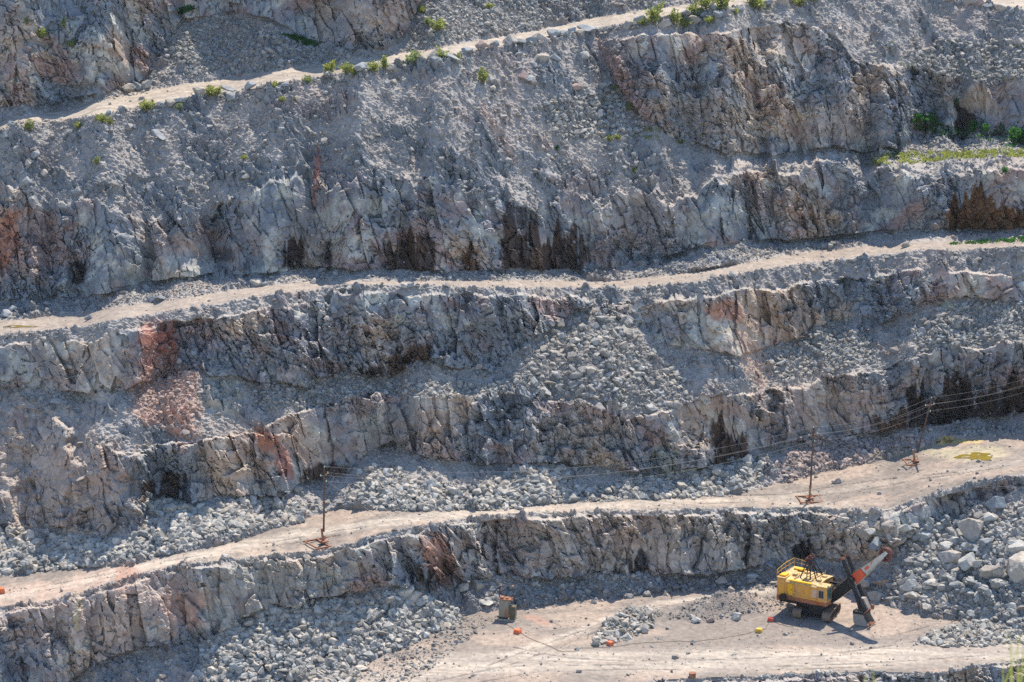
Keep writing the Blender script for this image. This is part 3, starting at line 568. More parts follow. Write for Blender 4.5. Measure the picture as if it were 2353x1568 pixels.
ROWS = [  # hand placed boulders
 ('row of boulders along the outer edge of the top haul road', 'boulder from the left in the row edging the top haul road',
  [(13, 322, 1.1, GR), (459, 224, 2.0, WA), (533, 232, 2.6, GR), (529, 211, 1.5, GR), (573, 206, 2.5, GR), (597, 205, 1.2, PA), (643, 206, 1.0, GR), (657, 199, 1.3, GR), (672, 196, 1.2, GR), (250, 258, .9, GR), (275, 256, 1.1, GR), (375, 246, 1.4, GR), (392, 243, 1.5, WA),
   (408, 238, 1.2, GR), (421, 234, 1.3, GR), (760, 178, 1.5, WA), (830, 166, 1.9, GR), (900, 160, 1.6, WA), (998, 134, 2.0, WA), (1003, 148, 2.2, GR), (1040, 142, 2.1, GR), (1073, 122, 2.0, GR), (1109, 116, 1.9, RE), (1134, 109, 1.7, GR), (1174, 104, 2.5, WA), (1198, 101, 1.9, GR),
   (1218, 96, 1.5, GR), (1240, 92, 2.1, WA), (1273, 85, 2.0, GR), (1298, 82, 1.4, GR), (1315, 76, 1.4, GR), (1332, 82, 1.7, WA), (1349, 73, 1.8, GR), (1370, 70, 1.1, GR), (1445, 60, 1.7, WA), (1470, 50, 1.9, GR), (1528, 62, 1.5, WA), (1575, 48, 1.6, GR), (1596, 56, 1.9, WA), (1620, 38, 1.3, GR),
   (1650, 42, 1.6, GR), (1700, 24, 1.4, GR), (1765, 12, 1.3, GR), (1800, 10, 1.9, WA)]),
 ('boulders along the road lip in the upper right corner', 'boulder from the left on the road lip in the upper right corner',
  [(2147, 3, 1.6, GR), (2181, 5, 2.0, WA), (2205, 10, 1.4, GR), (2228, 13, 2.3, WA), (2250, 16, 1.3, RE), (2268, 19, 1.7, GR), (2301, 24, 1.9, WA), (2325, 27, 1.3, GR)]),
 ('boulders by the inner edge of the top haul road', 'boulder from the left by the inner edge of the top haul road', [(294, 214, 2.6, WA), (318, 206, 1.8, GR), (339, 203, 1.9, PA)]),
 ('boulders lying on the scree under the top haul road', 'boulder from the left lying on the scree slope under the top haul road',
  [(60, 420, 1.4, GR), (370, 320, 1.6, GR), (480, 300, 1.4, GR), (505, 330, 1.2, GR), (1105, 165, 1.4, PA), (1198, 182, 1.7, RE), (1218, 186, 1.8, GR), (1245, 140, 2.0, WA), (1276, 140, 1.4, GR), (1325, 208, 1.5, RE), (1339, 139, 1.9, PA), (1376, 274, 1.7, PA), (1389, 206, 1.6, PA), (1398, 196, 1.0, PA)]),
 ('boulders beside the middle road', 'boulder from the left beside the middle road', [(14, 728, 1.9, GR), (30, 716, 1.2, GR), (203, 734, 1.1, GR), (370, 690, 1.5, GR), (345, 695, 1.0, GR), (587, 656, 1.8, WA), (608, 655, .9, GR), (719, 650, 1.0, WA), (930, 662, 1.0, PA), (944, 661, 1.1, GR), (2083, 566, 1.3, WA)]),
 ('boulders lying on the lower road', 'boulder from the left lying on the lower road', [(506, 1246, .9, GR), (516, 1281, 1.1, PA), (1915, 1110, .7, WA), (1925, 1110, .9, WA), (690, 1190, .8, GR)]),
 ('boulders around the rusty cabinet', 'boulder from the left around the rusty cabinet', [(928, 1368, 2.4, PA), (948, 1378, 2.1, WA), (911, 1385, 1.6, PA), (970, 1391, 1.9, PA), (933, 1386, 1.3, PA), (1066, 1364, 1.7, WA), (1095, 1352, 2.0, WA), (1120, 1393, 1.3, PA)]),
 ('boulders on the pit floor left of the shovel', 'boulder from the left on the floor left of the shovel', [(1632, 1430, 1.1, RE), (1689, 1425, 1.3, PA), (1658, 1346, 1.3, WA), (1675, 1346, 1.1, GR), (1723, 1330, 1.6, PA), (1590, 1425, 1.0, WA), (1600, 1432, 1.2, PA)]),
 ('huge blocks in the rockfall right of the shovel', 'huge block from the left in the rockfall right of the shovel',
  [(2001, 1228, 1.6, PA), (2008, 1262, 3., GR), (2040, 1215, 2.6, WA), (2075, 1222, 2.0, PA), (2060, 1262, 3.4, WA), (2092, 1357, 2.6, PA), (2096, 1376, 2.1, PA), (2118, 1240, 2.2, GR), (2170, 1268, 2.6, PA), (2187, 1292, 4.2, WA), (2224, 1312, 4.0, PA), (2234, 1232, 4.6, WA),
   (2237, 1268, 2.5, GR), (2281, 1332, 4.6, WA), (2262, 1260, 2.6, GR), (2300, 1290, 3.0, GR), (2335, 1272, 3.6, PA), (2338, 1320, 5.4, WA), (2270, 1200, 2.2, PA), (2290, 1170, 2.2, GR), (1985, 1352, 2., PA), (2014, 1378, 2., PA), (2030, 1345, 1.8, WA), (2140, 1345, 2., PA)]),
]
for grp, tail, items in ROWS:
    for w, (x, y, s, c) in enumerate(sorted(items)):
        p = P(x, y); p.z += s*.22; k_ = random.uniform(.85, 1.1)
        boulder(p, s*(1.22 if s < 2.5 else .88), [q*k_ for q in c], '%s %s' % (ORD[w], tail), grp, yaw=random.uniform(-.5, .5))

# ------------------------------------------------------------------ plants
def leaf_cloud(pts, dirs, ls, rg):
    n = len(pts); a = rg.normal(size=(n, 3)); a /= np.linalg.norm(a, axis=1)[:, None]
    d = dirs+.7*a; d /= np.linalg.norm(d, axis=1)[:, None]; s = np.cross(d, rg.normal(size=(n, 3))); s /= np.linalg.norm(s, axis=1)[:, None]
    l = (ls*rg.uniform(.6, 1.3, n))[:, None]
    v = np.stack([pts, pts+d*l*.5+s*l*.22, pts+d*l, pts+d*l*.5-s*l*.22], 1).reshape(-1, 3); return v, np.arange(4*n).reshape(-1, 4)
def plant_proto(seed, upright, nst, nl, leafmat_, ls=.13):
    rg = np.random.default_rng(seed); pts = []; dr = []; bm = bmesh.new()
    for s in range(nst):
        an = rg.uniform(0, 6.28); sp = rg.uniform(.05, 1)*(1-upright)*1.1; h = rg.uniform(.55, 1.)
        tip = np.array([math.cos(an)*sp*.6, math.sin(an)*sp*.6, h]); base = np.array([math.cos(an)*.06, math.sin(an)*.06, 0]); mid = (tip+base)/2+np.array([0, 0, .08])
        tube(bm, [base, mid, tip], .014, .006, 4)
        u = rg.uniform(.18, 1, nl)**.8; cv = (base[None]*(1-u[:, None])**2+2*mid[None]*(u*(1-u))[:, None]+tip[None]*(u**2)[:, None])
        pts.append(cv+rg.normal(0, .055+.05*(1-upright), (nl, 3))*(1.2-u*.8)[:, None]); dr.append(np.tile((tip-base)/np.linalg.norm(tip-base), (nl, 1)))
    me = bpy.data.meshes.new('stem'); bm.to_mesh(me); bm.free(); me.materials.append(M['twig'])
    v, f = leaf_cloud(np.concatenate(pts), np.concatenate(dr), ls, rg); return me, np_mesh('foliage', v, f, leafmat_)
def tube(bm, pts, r0, r1, sides=8, caps=True):
    pts = [Vector(p) for p in pts]; rings = []; n = len(pts); up = Vector((0, 0, 1))
    for i, p in enumerate(pts):
        d = (pts[min(i+1, n-1)]-pts[max(i-1, 0)]).normalized(); a = d.cross(up if abs(d.z) < .95 else Vector((1, 0, 0))).normalized(); b_ = d.cross(a); r = r0+(r1-r0)*i/(n-1)
        rings.append([bm.verts.new(p+(a*math.cos(2*math.pi*k/sides)+b_*math.sin(2*math.pi*k/sides))*r) for k in range(sides)])
    for i in range(n-1):
        for k in range(sides): bm.faces.new((rings[i][k], rings[i][(k+1) % sides], rings[i+1][(k+1) % sides], rings[i+1][k]))
    if caps: bm.faces.new(rings[0]); bm.faces.new(rings[-1][::-1])
PL = [plant_proto(40, .55, 12, 42, M['leaf']), plant_proto(41, .3, 14, 34, M['leaf'], .15), plant_proto(42, .35, 14, 32, M['leafd'], .15), plant_proto(43, .7, 9, 40, M['leaf'], .12), plant_proto(44, .2, 12, 26, M['leafg'], .18)]
PLANTS = [(68, 303, 1.9, 3), (335, 262, 2.0, 1), (410, 254, 1.2, 2), (480, 226, 1.9, 1), (497, 222, 1.6, 0), (705, 194, 1.3, 2), (754, 172, 2.3, 0), (797, 172, 1.9, 1), (812, 178, 1.3, 3), (858, 168, 1.8, 1), (884, 160, 2.1, 3), (950, 155, 2.3, 2), (1022, 135, 2.4, 0), (1053, 145, 1.6, 3), (1108, 196, 2.5, 3),
  (1478, 58, 1.5, 1), (1500, 55, 3.2, 0), (1550, 60, 2.6, 3), (1573, 66, 1.8, 1), (1598, 46, 2.8, 0), (1618, 30, 3., 3), (1656, 30, 3.3, 0), (1690, 34, 1.2, 1), (1740, 28, 3.6, 0), (1628, 62, 1.4, 1), (1835, 18, 1.8, 1), (1866, 8, 1.6, 1), (630, 207, 1.2, 1), (180, 296, 1.4, 1), (235, 285, 1.5, 1), (252, 288, 1.2, 3), (223, 380, 1.3, 3), (650, 243, .9, 1), (675, 235, .9, 3),
  (1447, 260, 1.5, 3), (1400, 324, 1.1, 1), (1418, 322, .9, 1), (150, 66, 1.7, 3), (96, 88, 1.9, 1), (62, 58, 1.3, 3), (165, 110, 1.3, 1), (1010, 76, 1.9, 1), (967, 34, 1.4, 1), (985, 62, 1.2, 2), (1122, 20, 1.1, 1), (1008, 148, .8, 3), (2110, 285, 1.7, 4), (2195, 245, 1.4, 4), (2240, 305, 2., 4), (2262, 310, 1.7, 4), (2330, 330, 2.6, 4), (2352, 335, 2.6, 4), (2312, 312, 1.8, 4),
  (1410, 215, .9, 1), (1565, 330, .9, 1), (1460, 400, .9, 1), (1495, 300, .8, 3), (1280, 345, .8, 4), (560, 375, .9, 1), (100, 650, .8, 3), (2307, 400, 1.1, 4)]
def plabel(k, x, y, w):
    look = ['tall leafy', 'low spreading', 'dull grey-green', 'slender upright', 'dark green'][k]
    if y < 130 and x < 400: pl = 'on the upper left slope'
    elif y < 90 and 940 < x < 1200: pl = 'on the rubble above the top haul road'
    elif x > 2050: pl = 'by the dark seep at the right'
    elif 1440 < x < 1900 and y < 70: pl = 'on the road lip at the top'
    elif abs(y-np.interp(x, LINES[3][:, 0], LINES[3][:, 1])) < 32: pl = 'along the top road lip'
    else: pl = 'on the scree below the top road'
    return look, pl
cnt = {}; tot = {}
for (x, y, s, k) in PLANTS: tot[plabel(k, x, y, 0)] = tot.get(plabel(k, x, y, 0), 0)+1
for (x, y, s, k) in sorted(PLANTS):
    key = plabel(k, x, y, 0); cnt[key] = cnt.get(key, 0)+1
    lb = '%s%s shrub %s' % ('' if tot[key] == 1 else ORD[cnt[key]-1]+' ', key[0], key[1])+('' if tot[key] == 1 else ' from the left')
    p = P(x, y); p.z -= .05; e = empty('shrub', p, random.uniform(0, 6.28)); e.scale = (s*1.5, s*1.5, s*.95)
    tag(e, lb, 'shrub', 'shrubs growing on the quarry slopes'); link('stem', PL[k][0], e); link('foliage', PL[k][1], e)
def grass(nm, pls, n, size, mat, lb, clump=.35):
    vs = []; fs = []; off = 0; rg = np.random.default_rng(len(pls)*7+n)
    for s in pls:
        pl = poly(s); x0, y0 = pl.min(0); x1, y1 = pl.max(0); x = rg.uniform(x0, x1, n); y = rg.uniform(y0, y1, n); m = inpoly(x, y, pl) & (fbm(x/16, y/9, 77, 3)+rg.uniform(-.4, .4, n) > clump-.35); x, y = x[m], y[m]
        p, _, _ = PN(x, y); p = p+rg.normal(0, .12, p.shape)*np.array([1, 1, .1]); v, f = leaf_cloud(p.astype(np.float64), np.tile([0, 0, 1.], (len(p), 1)), size, rg); vs.append(v); fs.append(f+off); off += len(v)
    tag(link(nm, np_mesh(nm, np.concatenate(vs), np.concatenate(fs), mat)), lb, 'grass', kind='stuff')
grass('grass', ['1990 366 2060 352 2160 348 2353 344 2353 362 2200 366 2100 376 1990 382'], 17000, .38, M['leaf'], 'bright green grass along the narrow bench at the right')
grass('grass', ['650 82 690 84 735 105 725 112 680 102', '400 25 440 15 450 25 410 35', '2120 290 2350 300 2353 345 2280 335 2200 322 2120 318', '2090 265 2140 260 2160 290 2100 300', '2180 560 2353 548 2353 556 2180 562'], 4500, .4, M['leafg'], 'deep green ground plants in the shade of the rock faces', .3)
grass('grass', ['1970 90 2080 110 2200 150 2230 180 2050 150', '1370 210 1420 210 1430 245 1380 240', '1460 290 1520 290 1510 325 1450 325', '0 100 180 60 200 120 0 150', '2160 165 2353 160 2353 188 2170 184', '880 150 1060 120 1060 132 880 168', '960 10 1000 30 1040 100 1000 105', '1600 30 1900 -5 1900 10 1600 52'], 900, .3, M['leaf'], 'thin green weeds scattered over the dusty slopes', .5)

# ------------------------------------------------------------------ puddles
def puddle(cx, cy, sx, sy, c, lb):
    cen = P(cx, cy); n = 40; me = bpy.data.meshes.new('puddle'); v = []
    for k in range(n):
        a = 2*math.pi*k/n; w = 1+.25*math.sin(3*a+cx)+.15*math.sin(7*a+1); q = P(cx+sx*w*math.cos(a), cy+sy*w*math.sin(a)); v.append((q.x, q.y, q.z+.05))
    v.append((cen.x, cen.y, cen.z+.06)); me.from_pydata(v, [], [(k_, (k_+1) % n, n) for k_ in range(n)]); m, t, p = newmat('murky_water', .12, c); p.inputs['Specular IOR Level'].default_value = .5
    tc = N(t, 'ShaderNodeTexCoord'); nz = tex_noise(t, 1.1, 4, .6, tc.outputs['Object']); t.links.new(mixn(t, ramp(t, nz.outputs[0], .35, .65), c, (c[0]*.7, c[1]*.72, c[2]*.7)), p.inputs['Base Color'])
    me.materials.append(m); tag(link('puddle', me), lb, 'puddle', kind='structure')
puddle(2242, 1049, 40, 8, (.27, .20, .035), 'yellow-green puddle on the lower road near the right pole')
puddle(2172, 1014, 20, 3.0, (.26, .17, .045), 'ochre puddle at the foot of the stained wall')
puddle(45, 750, 36, 2.6, (.27, .20, .06), 'shallow ochre puddle on the middle road at the left edge')

# ------------------------------------------------------------------ mesh pieces for machines
def bx(bm, x0, x1, y0, y1, z0, z1, bev=0):
    vs = [bm.verts.new((x, y, z)) for x in (x0, x1) for y in (y0, y1) for z in (z0, z1)]
    fs = [bm.faces.new([vs[i] for i in f]) for f in ((0, 1, 3, 2), (4, 6, 7, 5), (0, 4, 5, 1), (2, 3, 7, 6), (0, 2, 6, 4), (1, 5, 7, 3))]
    if bev: bmesh.ops.bevel(bm, geom=list({e for f in fs for e in f.edges}), offset=bev, segments=2, affect='EDGES', profile=.6)
    return vs
def prism(bm, pts, y0, y1):
    """outline in the x,z plane given thickness along y"""
    a = [bm.verts.new((x, y0, z)) for x, z in pts]; b_ = [bm.verts.new((x, y1, z)) for x, z in pts]; n = len(pts)
    bm.faces.new(a); bm.faces.new(b_[::-1])
    for i in range(n): bm.faces.new((a[i], b_[i], b_[(i+1) % n], a[(i+1) % n]))
def mk(name, fn, mat, parent, loc=(0, 0, 0), rot=None, **kw):
    bm = bmesh.new(); fn(bm); bmesh.ops.recalc_face_normals(bm, faces=bm.faces); me = bpy.data.meshes.new(name); bm.to_mesh(me); bm.free(); me.materials.append(M[mat])
    o = link(name, me, parent, loc)
    if rot: o.rotation_euler = rot
    for k_, v_ in kw.items(): o[k_] = v_
    return o
# ------------------------------------------------------------------ the shovel: local +x is where the boom points, -y faces the viewer
base = P(1864, 1427); base.z = float(VG[(np.abs(gy-1427)).argmin(), (np.abs(gx-1864)).argmin()][2])
cen = Vector((base.x+.37*2.5, base.y+.93*2.5, base.z+.02))
sh = empty('mining_shovel', cen, R(-32)); tag(sh, 'yellow rope shovel with red-brown skirt and raised boom on the pit floor', 'excavator')
UC = R(68.3+32)      # undercarriage heading inside the shovel's frame
def rot_bm(bm, a): bmesh.ops.rotate(bm, verts=bm.verts, cent=(0, 0, 0), matrix=Matrix.Rotation(a, 3, 'Z'))
for s in (-1, 1):
    def tr(bm, s=s):
        pr = []; L2, h = 2.6, .62
        for k in range(13): a = -math.pi/2+math.pi*k/12; pr.append((L2-h+h*math.cos(a), .64+h*math.sin(a)))
        for k in range(13): a = math.pi/2+math.pi*k/12; pr.append((-L2+h+h*math.cos(a), .64+h*math.sin(a)))
        n = len(pr); 
        # belt as a hollow band of plates
        per = []; 
        for i in range(n):
            a, c = Vector(pr[i]), Vector(pr[(i+1) % n]); st = max(1, round((c-a).length/.32))
            for q in range(st): per.append(a.lerp(c, q/st))
        for i, p in enumerate(per):
            q = per[(i+1) % len(per)]; d = (q-p).normalized(); nn = Vector((d.y, -d.x)); m_ = (p+q)/2; hl = (q-p).length*.46
            cs = [m_-d*hl, m_+d*hl, m_+d*hl-nn*.12, m_-d*hl-nn*.12]; prism(bm, [(c.x, c.y) for c in cs], s*1.95-.55, s*1.95+.55)
        rot_bm(bm, UC)
    tk = mk('crawler_track', tr, 'track', sh)
    def fr(bm, s=s): bx(bm, -2.0, 2.0, s*1.95-.40, s*1.95+.40, .42, .95, .05); rot_bm(bm, UC)
    mk('track_frame', fr, 'dark', tk)
    def rl(bm, s=s):
        for k in range(6): x = -1.75+.7*k; tube(bm, [(x, s*1.95-.5, .42), (x, s*1.95+.5, .42)], .24, .24, 14)
        for x in (-1.95, 1.95): tube(bm, [(x, s*1.95-.47, .64), (x, s*1.95+.47, .64)], .44, .44, 18)
        rot_bm(bm, UC)
    mk('roller', rl, 'dark', tk)
def car(bm): bx(bm, -1.5, 1.5, -1.6, 1.6, .55, 1.25, .08); rot_bm(bm, UC)
mk('undercarriage', car, 'dark', sh)
mk('turntable', lambda bm: (tube(bm, [(0, 0, 1.2), (0, 0, 1.62)], 1.65, 1.65, 40), tube(bm, [(0, 0, 1.5), (0, 0, 1.9)], 1.4, 1.4, 40)), 'dark', sh)
mk('platform', lambda bm: (bx(bm, -4.3, 2.0, -2.25, 2.25, 1.8, 2.3, .04), bx(bm, -3.9, -1.4, -1.4, 1.4, 1.5, 1.82, .04)), 'dark', sh)
# house: main hall, taller counterweight box at the back, operator's cab at the near front corner
def house(bm):
    pts = [(-2.4, -3.6), (2.0, -3.6)]
    # hall cross-section (y,z): walls then cambered roof
    sec = [(-2.4, 2.75), (-2.4, 4.62), (-2.2, 4.8), (0, 5.02), (2.2, 4.8), (2.4, 4.62), (2.4, 2.75)]
    a = [bm.verts.new((-3.45, y, z)) for y, z in sec]; b_ = [bm.verts.new((1.15, y, z-.04)) for y, z in sec]; n = len(sec)
    bm.faces.new(a); bm.faces.new(b_[::-1])
    for i in range(n): bm.faces.new((a[i], b_[i], b_[(i+1) % n], a[(i+1) % n]))
hs = mk('house', house, 'yellow', sh)
mk('rear_housing', lambda bm: bx(bm, -4.55, -3.46, -2.46, 2.46, 2.65, 5.0, .06), 'yellow', hs)
def roofsheet(bm):
    sec = [(-2.5, 4.62), (-2.22, 4.86), (0, 5.08), (2.22, 4.86), (2.5, 4.62)]
    low = [(y, z-.05) for y, z in sec][::-1]; ring = sec+low
    a = [bm.verts.new((-3.4, y, z)) for y, z in ring]; b_ = [bm.verts.new((1.2, y, z-.04)) for y, z in ring]; n = len(ring)
    bm.faces.new(a); bm.faces.new(b_[::-1])
    for i in range(n): bm.faces.new((a[i], b_[i], b_[(i+1) % n], a[(i+1) % n]))
    for x in (-2.3, -1.2, -.1): bx(bm, x-.03, x+.03, -2.1, 2.1, 4.84, 5.12)
mk('roof', lambda bm: (bx(bm, -4.62, -3.41, -2.52, 2.52, 5.003, 5.08), roofsheet(bm)), 'roof', hs)
def ribs(bm):
    for x in (-3.2, -2.1, -1.0, .1): bx(bm, x-.03, x+.03, -2.44, -2.401, 2.8, 4.6)
    bx(bm, -3.3, 1.1, -2.46, -2.402, 4.5, 4.58); bx(bm, -3.4, 1.1, -2.45, -2.402, 3.02, 3.07)
mk('wall_rib', ribs, 'yellow', hs)
def skirt(bm): bx(bm, -3.44, 1.2, -2.43, 2.43, 2.22, 2.748); bx(bm, -4.56, -3.45, -2.47, 2.47, 1.95, 2.648)
mk('skirt', skirt, 'skirt', sh)
dr_ = mk('door', lambda bm: bx(bm, -2.95, -2.35, -2.47, -2.403, 2.95, 4.45, .01), 'bright', hs)
mk('handle', lambda bm: bx(bm, -2.48, -2.44, -2.53, -2.472, 3.6, 3.8), 'dark', dr_)
def walk(bm):
    bx(bm, -3.7, -1.3, -3.12, -2.48, 2.12, 2.18)
    for x in (-3.6, -2.5, -1.4): bx(bm, x-.03, x+.03, -3.1, -2.48, 2.0, 2.12)
mk('walkway', walk, 'dark', sh)
def rail(bm):
    for x in (-3.65, -2.9, -2.2): tube(bm, [(x, -3.08, 2.18), (x, -3.08, 3.1)], .022, .022, 5)
    tube(bm, [(-3.65, -3.08, 3.1), (-2.2, -3.08, 3.1), (-1.35, -3.08, 2.25)], .022, .022, 5); tube(bm, [(-3.65, -3.08, 2.65), (-2.2, -3.08, 2.65)], .018, .018, 5)
mk('walkway_rail', rail, 'dark', sh)
mk('cable_drum', lambda bm: (tube(bm, [(-3.5, -3.0, 2.62), (-3.5, -2.5, 2.62)], .38, .38, 20), tube(bm, [(-3.5, -3.04, 2.62), (-3.5, -2.98, 2.62)], .46, .46, 20)), 'dark', sh)
# operator's cab
cab = mk('cab', lambda bm: bx(bm, 1.16, 2.5, -2.42, -.95, 2.75, 4.72, .03), 'yellow', sh)
mk('cab_skirt', lambda bm: bx(bm, 1.21, 2.47, -2.40, -.98, 2.25, 2.746), 'skirt', cab)
mk('cab_roof', lambda bm: bx(bm, 1.08, 2.6, -2.52, -.88, 4.723, 4.83, .02), 'roof', cab)
mk('panel', lambda bm: bx(bm, .42, 1.12, -2.455, -2.405, 3.15, 4.25), 'pink', hs)
w1 = mk('window', lambda bm: bx(bm, 1.34, 2.12, -2.45, -2.423, 3.2, 4.3), 'grey', cab)
mk('pane', lambda bm: (bx(bm, 1.42, 1.71, -2.462, -2.452, 3.28, 4.22), bx(bm, 1.75, 2.04, -2.462, -2.452, 3.28, 4.22)), 'glass', w1)
w2 = mk('window', lambda bm: bx(bm, 2.503, 2.53, -2.3, -1.08, 2.95, 4.55), 'grey', cab)
mk('pane', lambda bm: (bx(bm, 2.532, 2.542, -2.22, -1.72, 3.03, 4.47), bx(bm, 2.532, 2.542, -1.66, -1.16, 3.03, 4.47)), 'gglass', w2)
# roof gear
mk('roof_hatch', lambda bm: bx(bm, -4.4, -3.55, -2.1, -1.0, 5.083, 5.32, .05), 'bright', sh)
mk('roof_hatch', lambda bm: bx(bm, -4.0, -2.6, 1.2, 1.9, 5.083, 5.3, .05), 'bright', sh)
mk('roof_duct', lambda bm: bx(bm, -2.8, .3, -2.48, -2.1, 4.78, 4.98, .05), 'bright', sh)
def vents(bm):
    for (x, y) in ((-2.2, -.9), (-.4, -1.6), (.4, 1.4), (1.0, -1.2)): tube(bm, [(x, y, 4.9), (x, y, 5.7)], .035, .035, 6)
mk('roof_pipe', vents, 'roof', sh)
for (x, y, z) in ((-2.9, -.6, 5.0), (-1.9, .9, 4.98), (.6, .8, 4.93), (.7, -.9, 4.92)): mk('roof_vent', lambda bm: bx(bm, x-.3, x+.3, y-.25, y+.25, z, z+.28, .03), 'roof', sh)
def rrail(bm):
    pts = [(-4.58, -2.45), (-4.58, -1.2), (-4.58, 0), (-4.58, 1.2), (-4.58, 2.45), (-3.5, 2.45), (-2.4, 2.3)]
    hs_ = [.95, 1.15, 1.25, 1.25, 1.2, 1.1, .9]
    for (x, y), h in zip(pts, hs_): tube(bm, [(x, y, 5.0), (x, y, 5.02+h)], .025, .025, 5)
    tube(bm, [(x, y, 5.02+h) for (x, y), h in zip(pts, hs_)], .028, .028, 5); tube(bm, [(x, y, 5.02+h*.55) for (x, y), h in zip(pts, hs_)], .02, .02, 5)
    tube(bm, [(-4.58, -2.45, 5.95), (-4.3, -2.45, 5.6), (-4.2, -2.45, 5.05)], .025, .025, 5)
mk('roof_railing', rrail, 'bright', sh)
# gantry: A-frame that carries the boom ropes
gt = mk('gantry', lambda bm: [tube(bm, [(x, y, 4.9), (-1.05+q, y*.32, 7.55)], .085, .07, 8) for x, y, q in ((-2.0, -1.0, -.15), (-2.0, 1.0, -.15), (.35, -1.0, .15), (.35, 1.0, .15), (-.5, -1.0, .05), (-.5, 1.0, .05))], 'dark', sh)
mk('gantry_head', lambda bm: (bx(bm, -1.45, -.7, -.5, .5, 7.45, 7.62, .03), bx(bm, -1.6, -1.2, -.42, -.2, 6.7, 7.45), bx(bm, -.95, -.75, -.4, .4, 6.75, 6.95)), 'red', gt)
mk('sheave', lambda bm: [tube(bm, [(-1.0, y, 7.7), (-1.0, y+.12, 7.7)], .3, .3, 18) for y in (-.35, .23)], 'red', gt)
# machinery bay in front of the hall beside the cab
def bay(bm):
    bx(bm, 1.16, 2.3, -.9, 2.3, 2.3, 2.6); bx(bm, 1.16, 1.9, .2, 2.2, 2.6, 3.6, .05); tube(bm, [(1.7, -.8, 3.2), (1.7, .6, 3.2)], .5, .5, 20)
    for y in (-.85, 2.25): tube(bm, [(1.2, y, 2.6), (1.2, y, 4.7)], .06, .06, 6); tube(bm, [(1.2, y, 4.7), (2.3, y, 2.6)], .06, .06, 6)
    tube(bm, [(1.2, -.85, 4.7), (1.2, 2.25, 4.7)], .06, .06, 6); bx(bm, 1.3, 2.6, .9, 1.1, 3.9, 4.5); bx(bm, 1.4, 2.2, -.3, .5, 4.0, 4.3)
mk('machinery', bay, 'dark', sh)
# boom: deep at the foot, narrow at the head
BF, BT = Vector((1.95, 2.45)), Vector((9.0, 9.5)); bd = (BT-BF).normalized(); bn = Vector((-bd.y, bd.x)); BL = (BT-BF).length
def bq(t, o): p = BF+bd*t*BL+bn*o; return (p.x, p.y)
def boomseg(t0, t1, prof):
    n = 6; ts = [t0+(t1-t0)*k/n for k in range(n+1)]; return [bq(t, prof(t)) for t in ts]+[bq(t, -prof(t)*1.0) for t in ts[::-1]]
prof = lambda t: .34+.42*math.sin(math.pi*min(1, t*1.05+.10))**.8*(1-t*.35)
bm_root = mk('boom', lambda bm: prism(bm, boomseg(0, .42, prof), -.42, .42), 'dark', sh)
mk('boom_middle', lambda bm: prism(bm, boomseg(.421, .47, prof), -.42, .42), 'white', bm_root)
mk('boom_middle', lambda bm: prism(bm, boomseg(.471, .65, prof), -.42, .42), 'orange', bm_root, label='bright orange painted section of the boom')
mk('boom_middle', lambda bm: prism(bm, boomseg(.661, 1.0, prof), -.42, .42), 'white', bm_root)
mk('boom_patch', lambda bm: (prism(bm, [bq(.70, -.05), bq(.77, -.05), bq(.77, .3), bq(.70, .3)], -.432, -.424), prism(bm, [bq(.80, .10), bq(.83, .10), bq(.86, .34), bq(.84, .36)], -.432, -.424)), 'orange', bm_root)
def flange(bm):
    ts = [k/14 for k in range(15)]
    for sg in (-1, 1):
        up_ = [bq(t, sg*(prof(t)+.035)) for t in ts]; lo_ = [bq(t, sg*(prof(t)+.003)) for t in ts[::-1]]; prism(bm, up_+lo_, -.5, .5)
mk('boom_flange', flange, 'wood', bm_root)
def lat(bm):
    for k in range(9):
        t0 = .04+k*.043; a = bq(t0, -prof(t0)+.08); c = bq(t0+.043, prof(t0)-.08); 
        tube(bm, [(a[0], -.45, a[1]), (c[0], -.45, c[1])], .03, .03, 5)
mk('bracing', lat, 'dark', bm_root)
hd = mk('boom_head', lambda bm: (prism(bm, [bq(.97, .30), bq(1.10, .20), bq(1.11, -.20), bq(.97, -.30)], -.55, -.44), prism(bm, [bq(.97, .30), bq(1.10, .20), bq(1.11, -.20), bq(.97, -.30)], .44, .55), tube(bm, [(BT.x+.45, -.62, BT.y+.3), (BT.x+.45, .62, BT.y+.3)], .16, .16, 14)), 'white', bm_root)
def sheave(bm, y):
    c = Vector((BT.x+.45, y, BT.y+.3)); r = .92; n = 32
    for ro, ri, w in ((r, r-.17, .10), (r-.12, r-.24, .06)):
        ring = []
        for k in range(n):
            a = 2*math.pi*k/n; ca, sa = math.cos(a), math.sin(a)
            ring.append([bm.verts.new((c.x+q*ca, c.y+w_, c.z+q*sa)) for q, w_ in ((ro, -w), (ro, w), (ri, w), (ri, -w))])
        for k in range(n):
            a, b_ = ring[k], ring[(k+1) % n]
            for i in range(4): bm.faces.new((a[i], a[(i+1) % 4], b_[(i+1) % 4], b_[i]))
    for k in range(7): a = 2*math.pi*k/7; tube(bm, [c, c+Vector((math.cos(a), 0, math.sin(a)))*(r-.18)], .085, .06, 6)
    tube(bm, [c+Vector((0, -.13, 0)), c+Vector((0, .13, 0))], .2, .2, 14)
for y in (-.17, .17): mk('sheave', lambda bm, y=y: sheave(bm, y), 'red', bm_root)
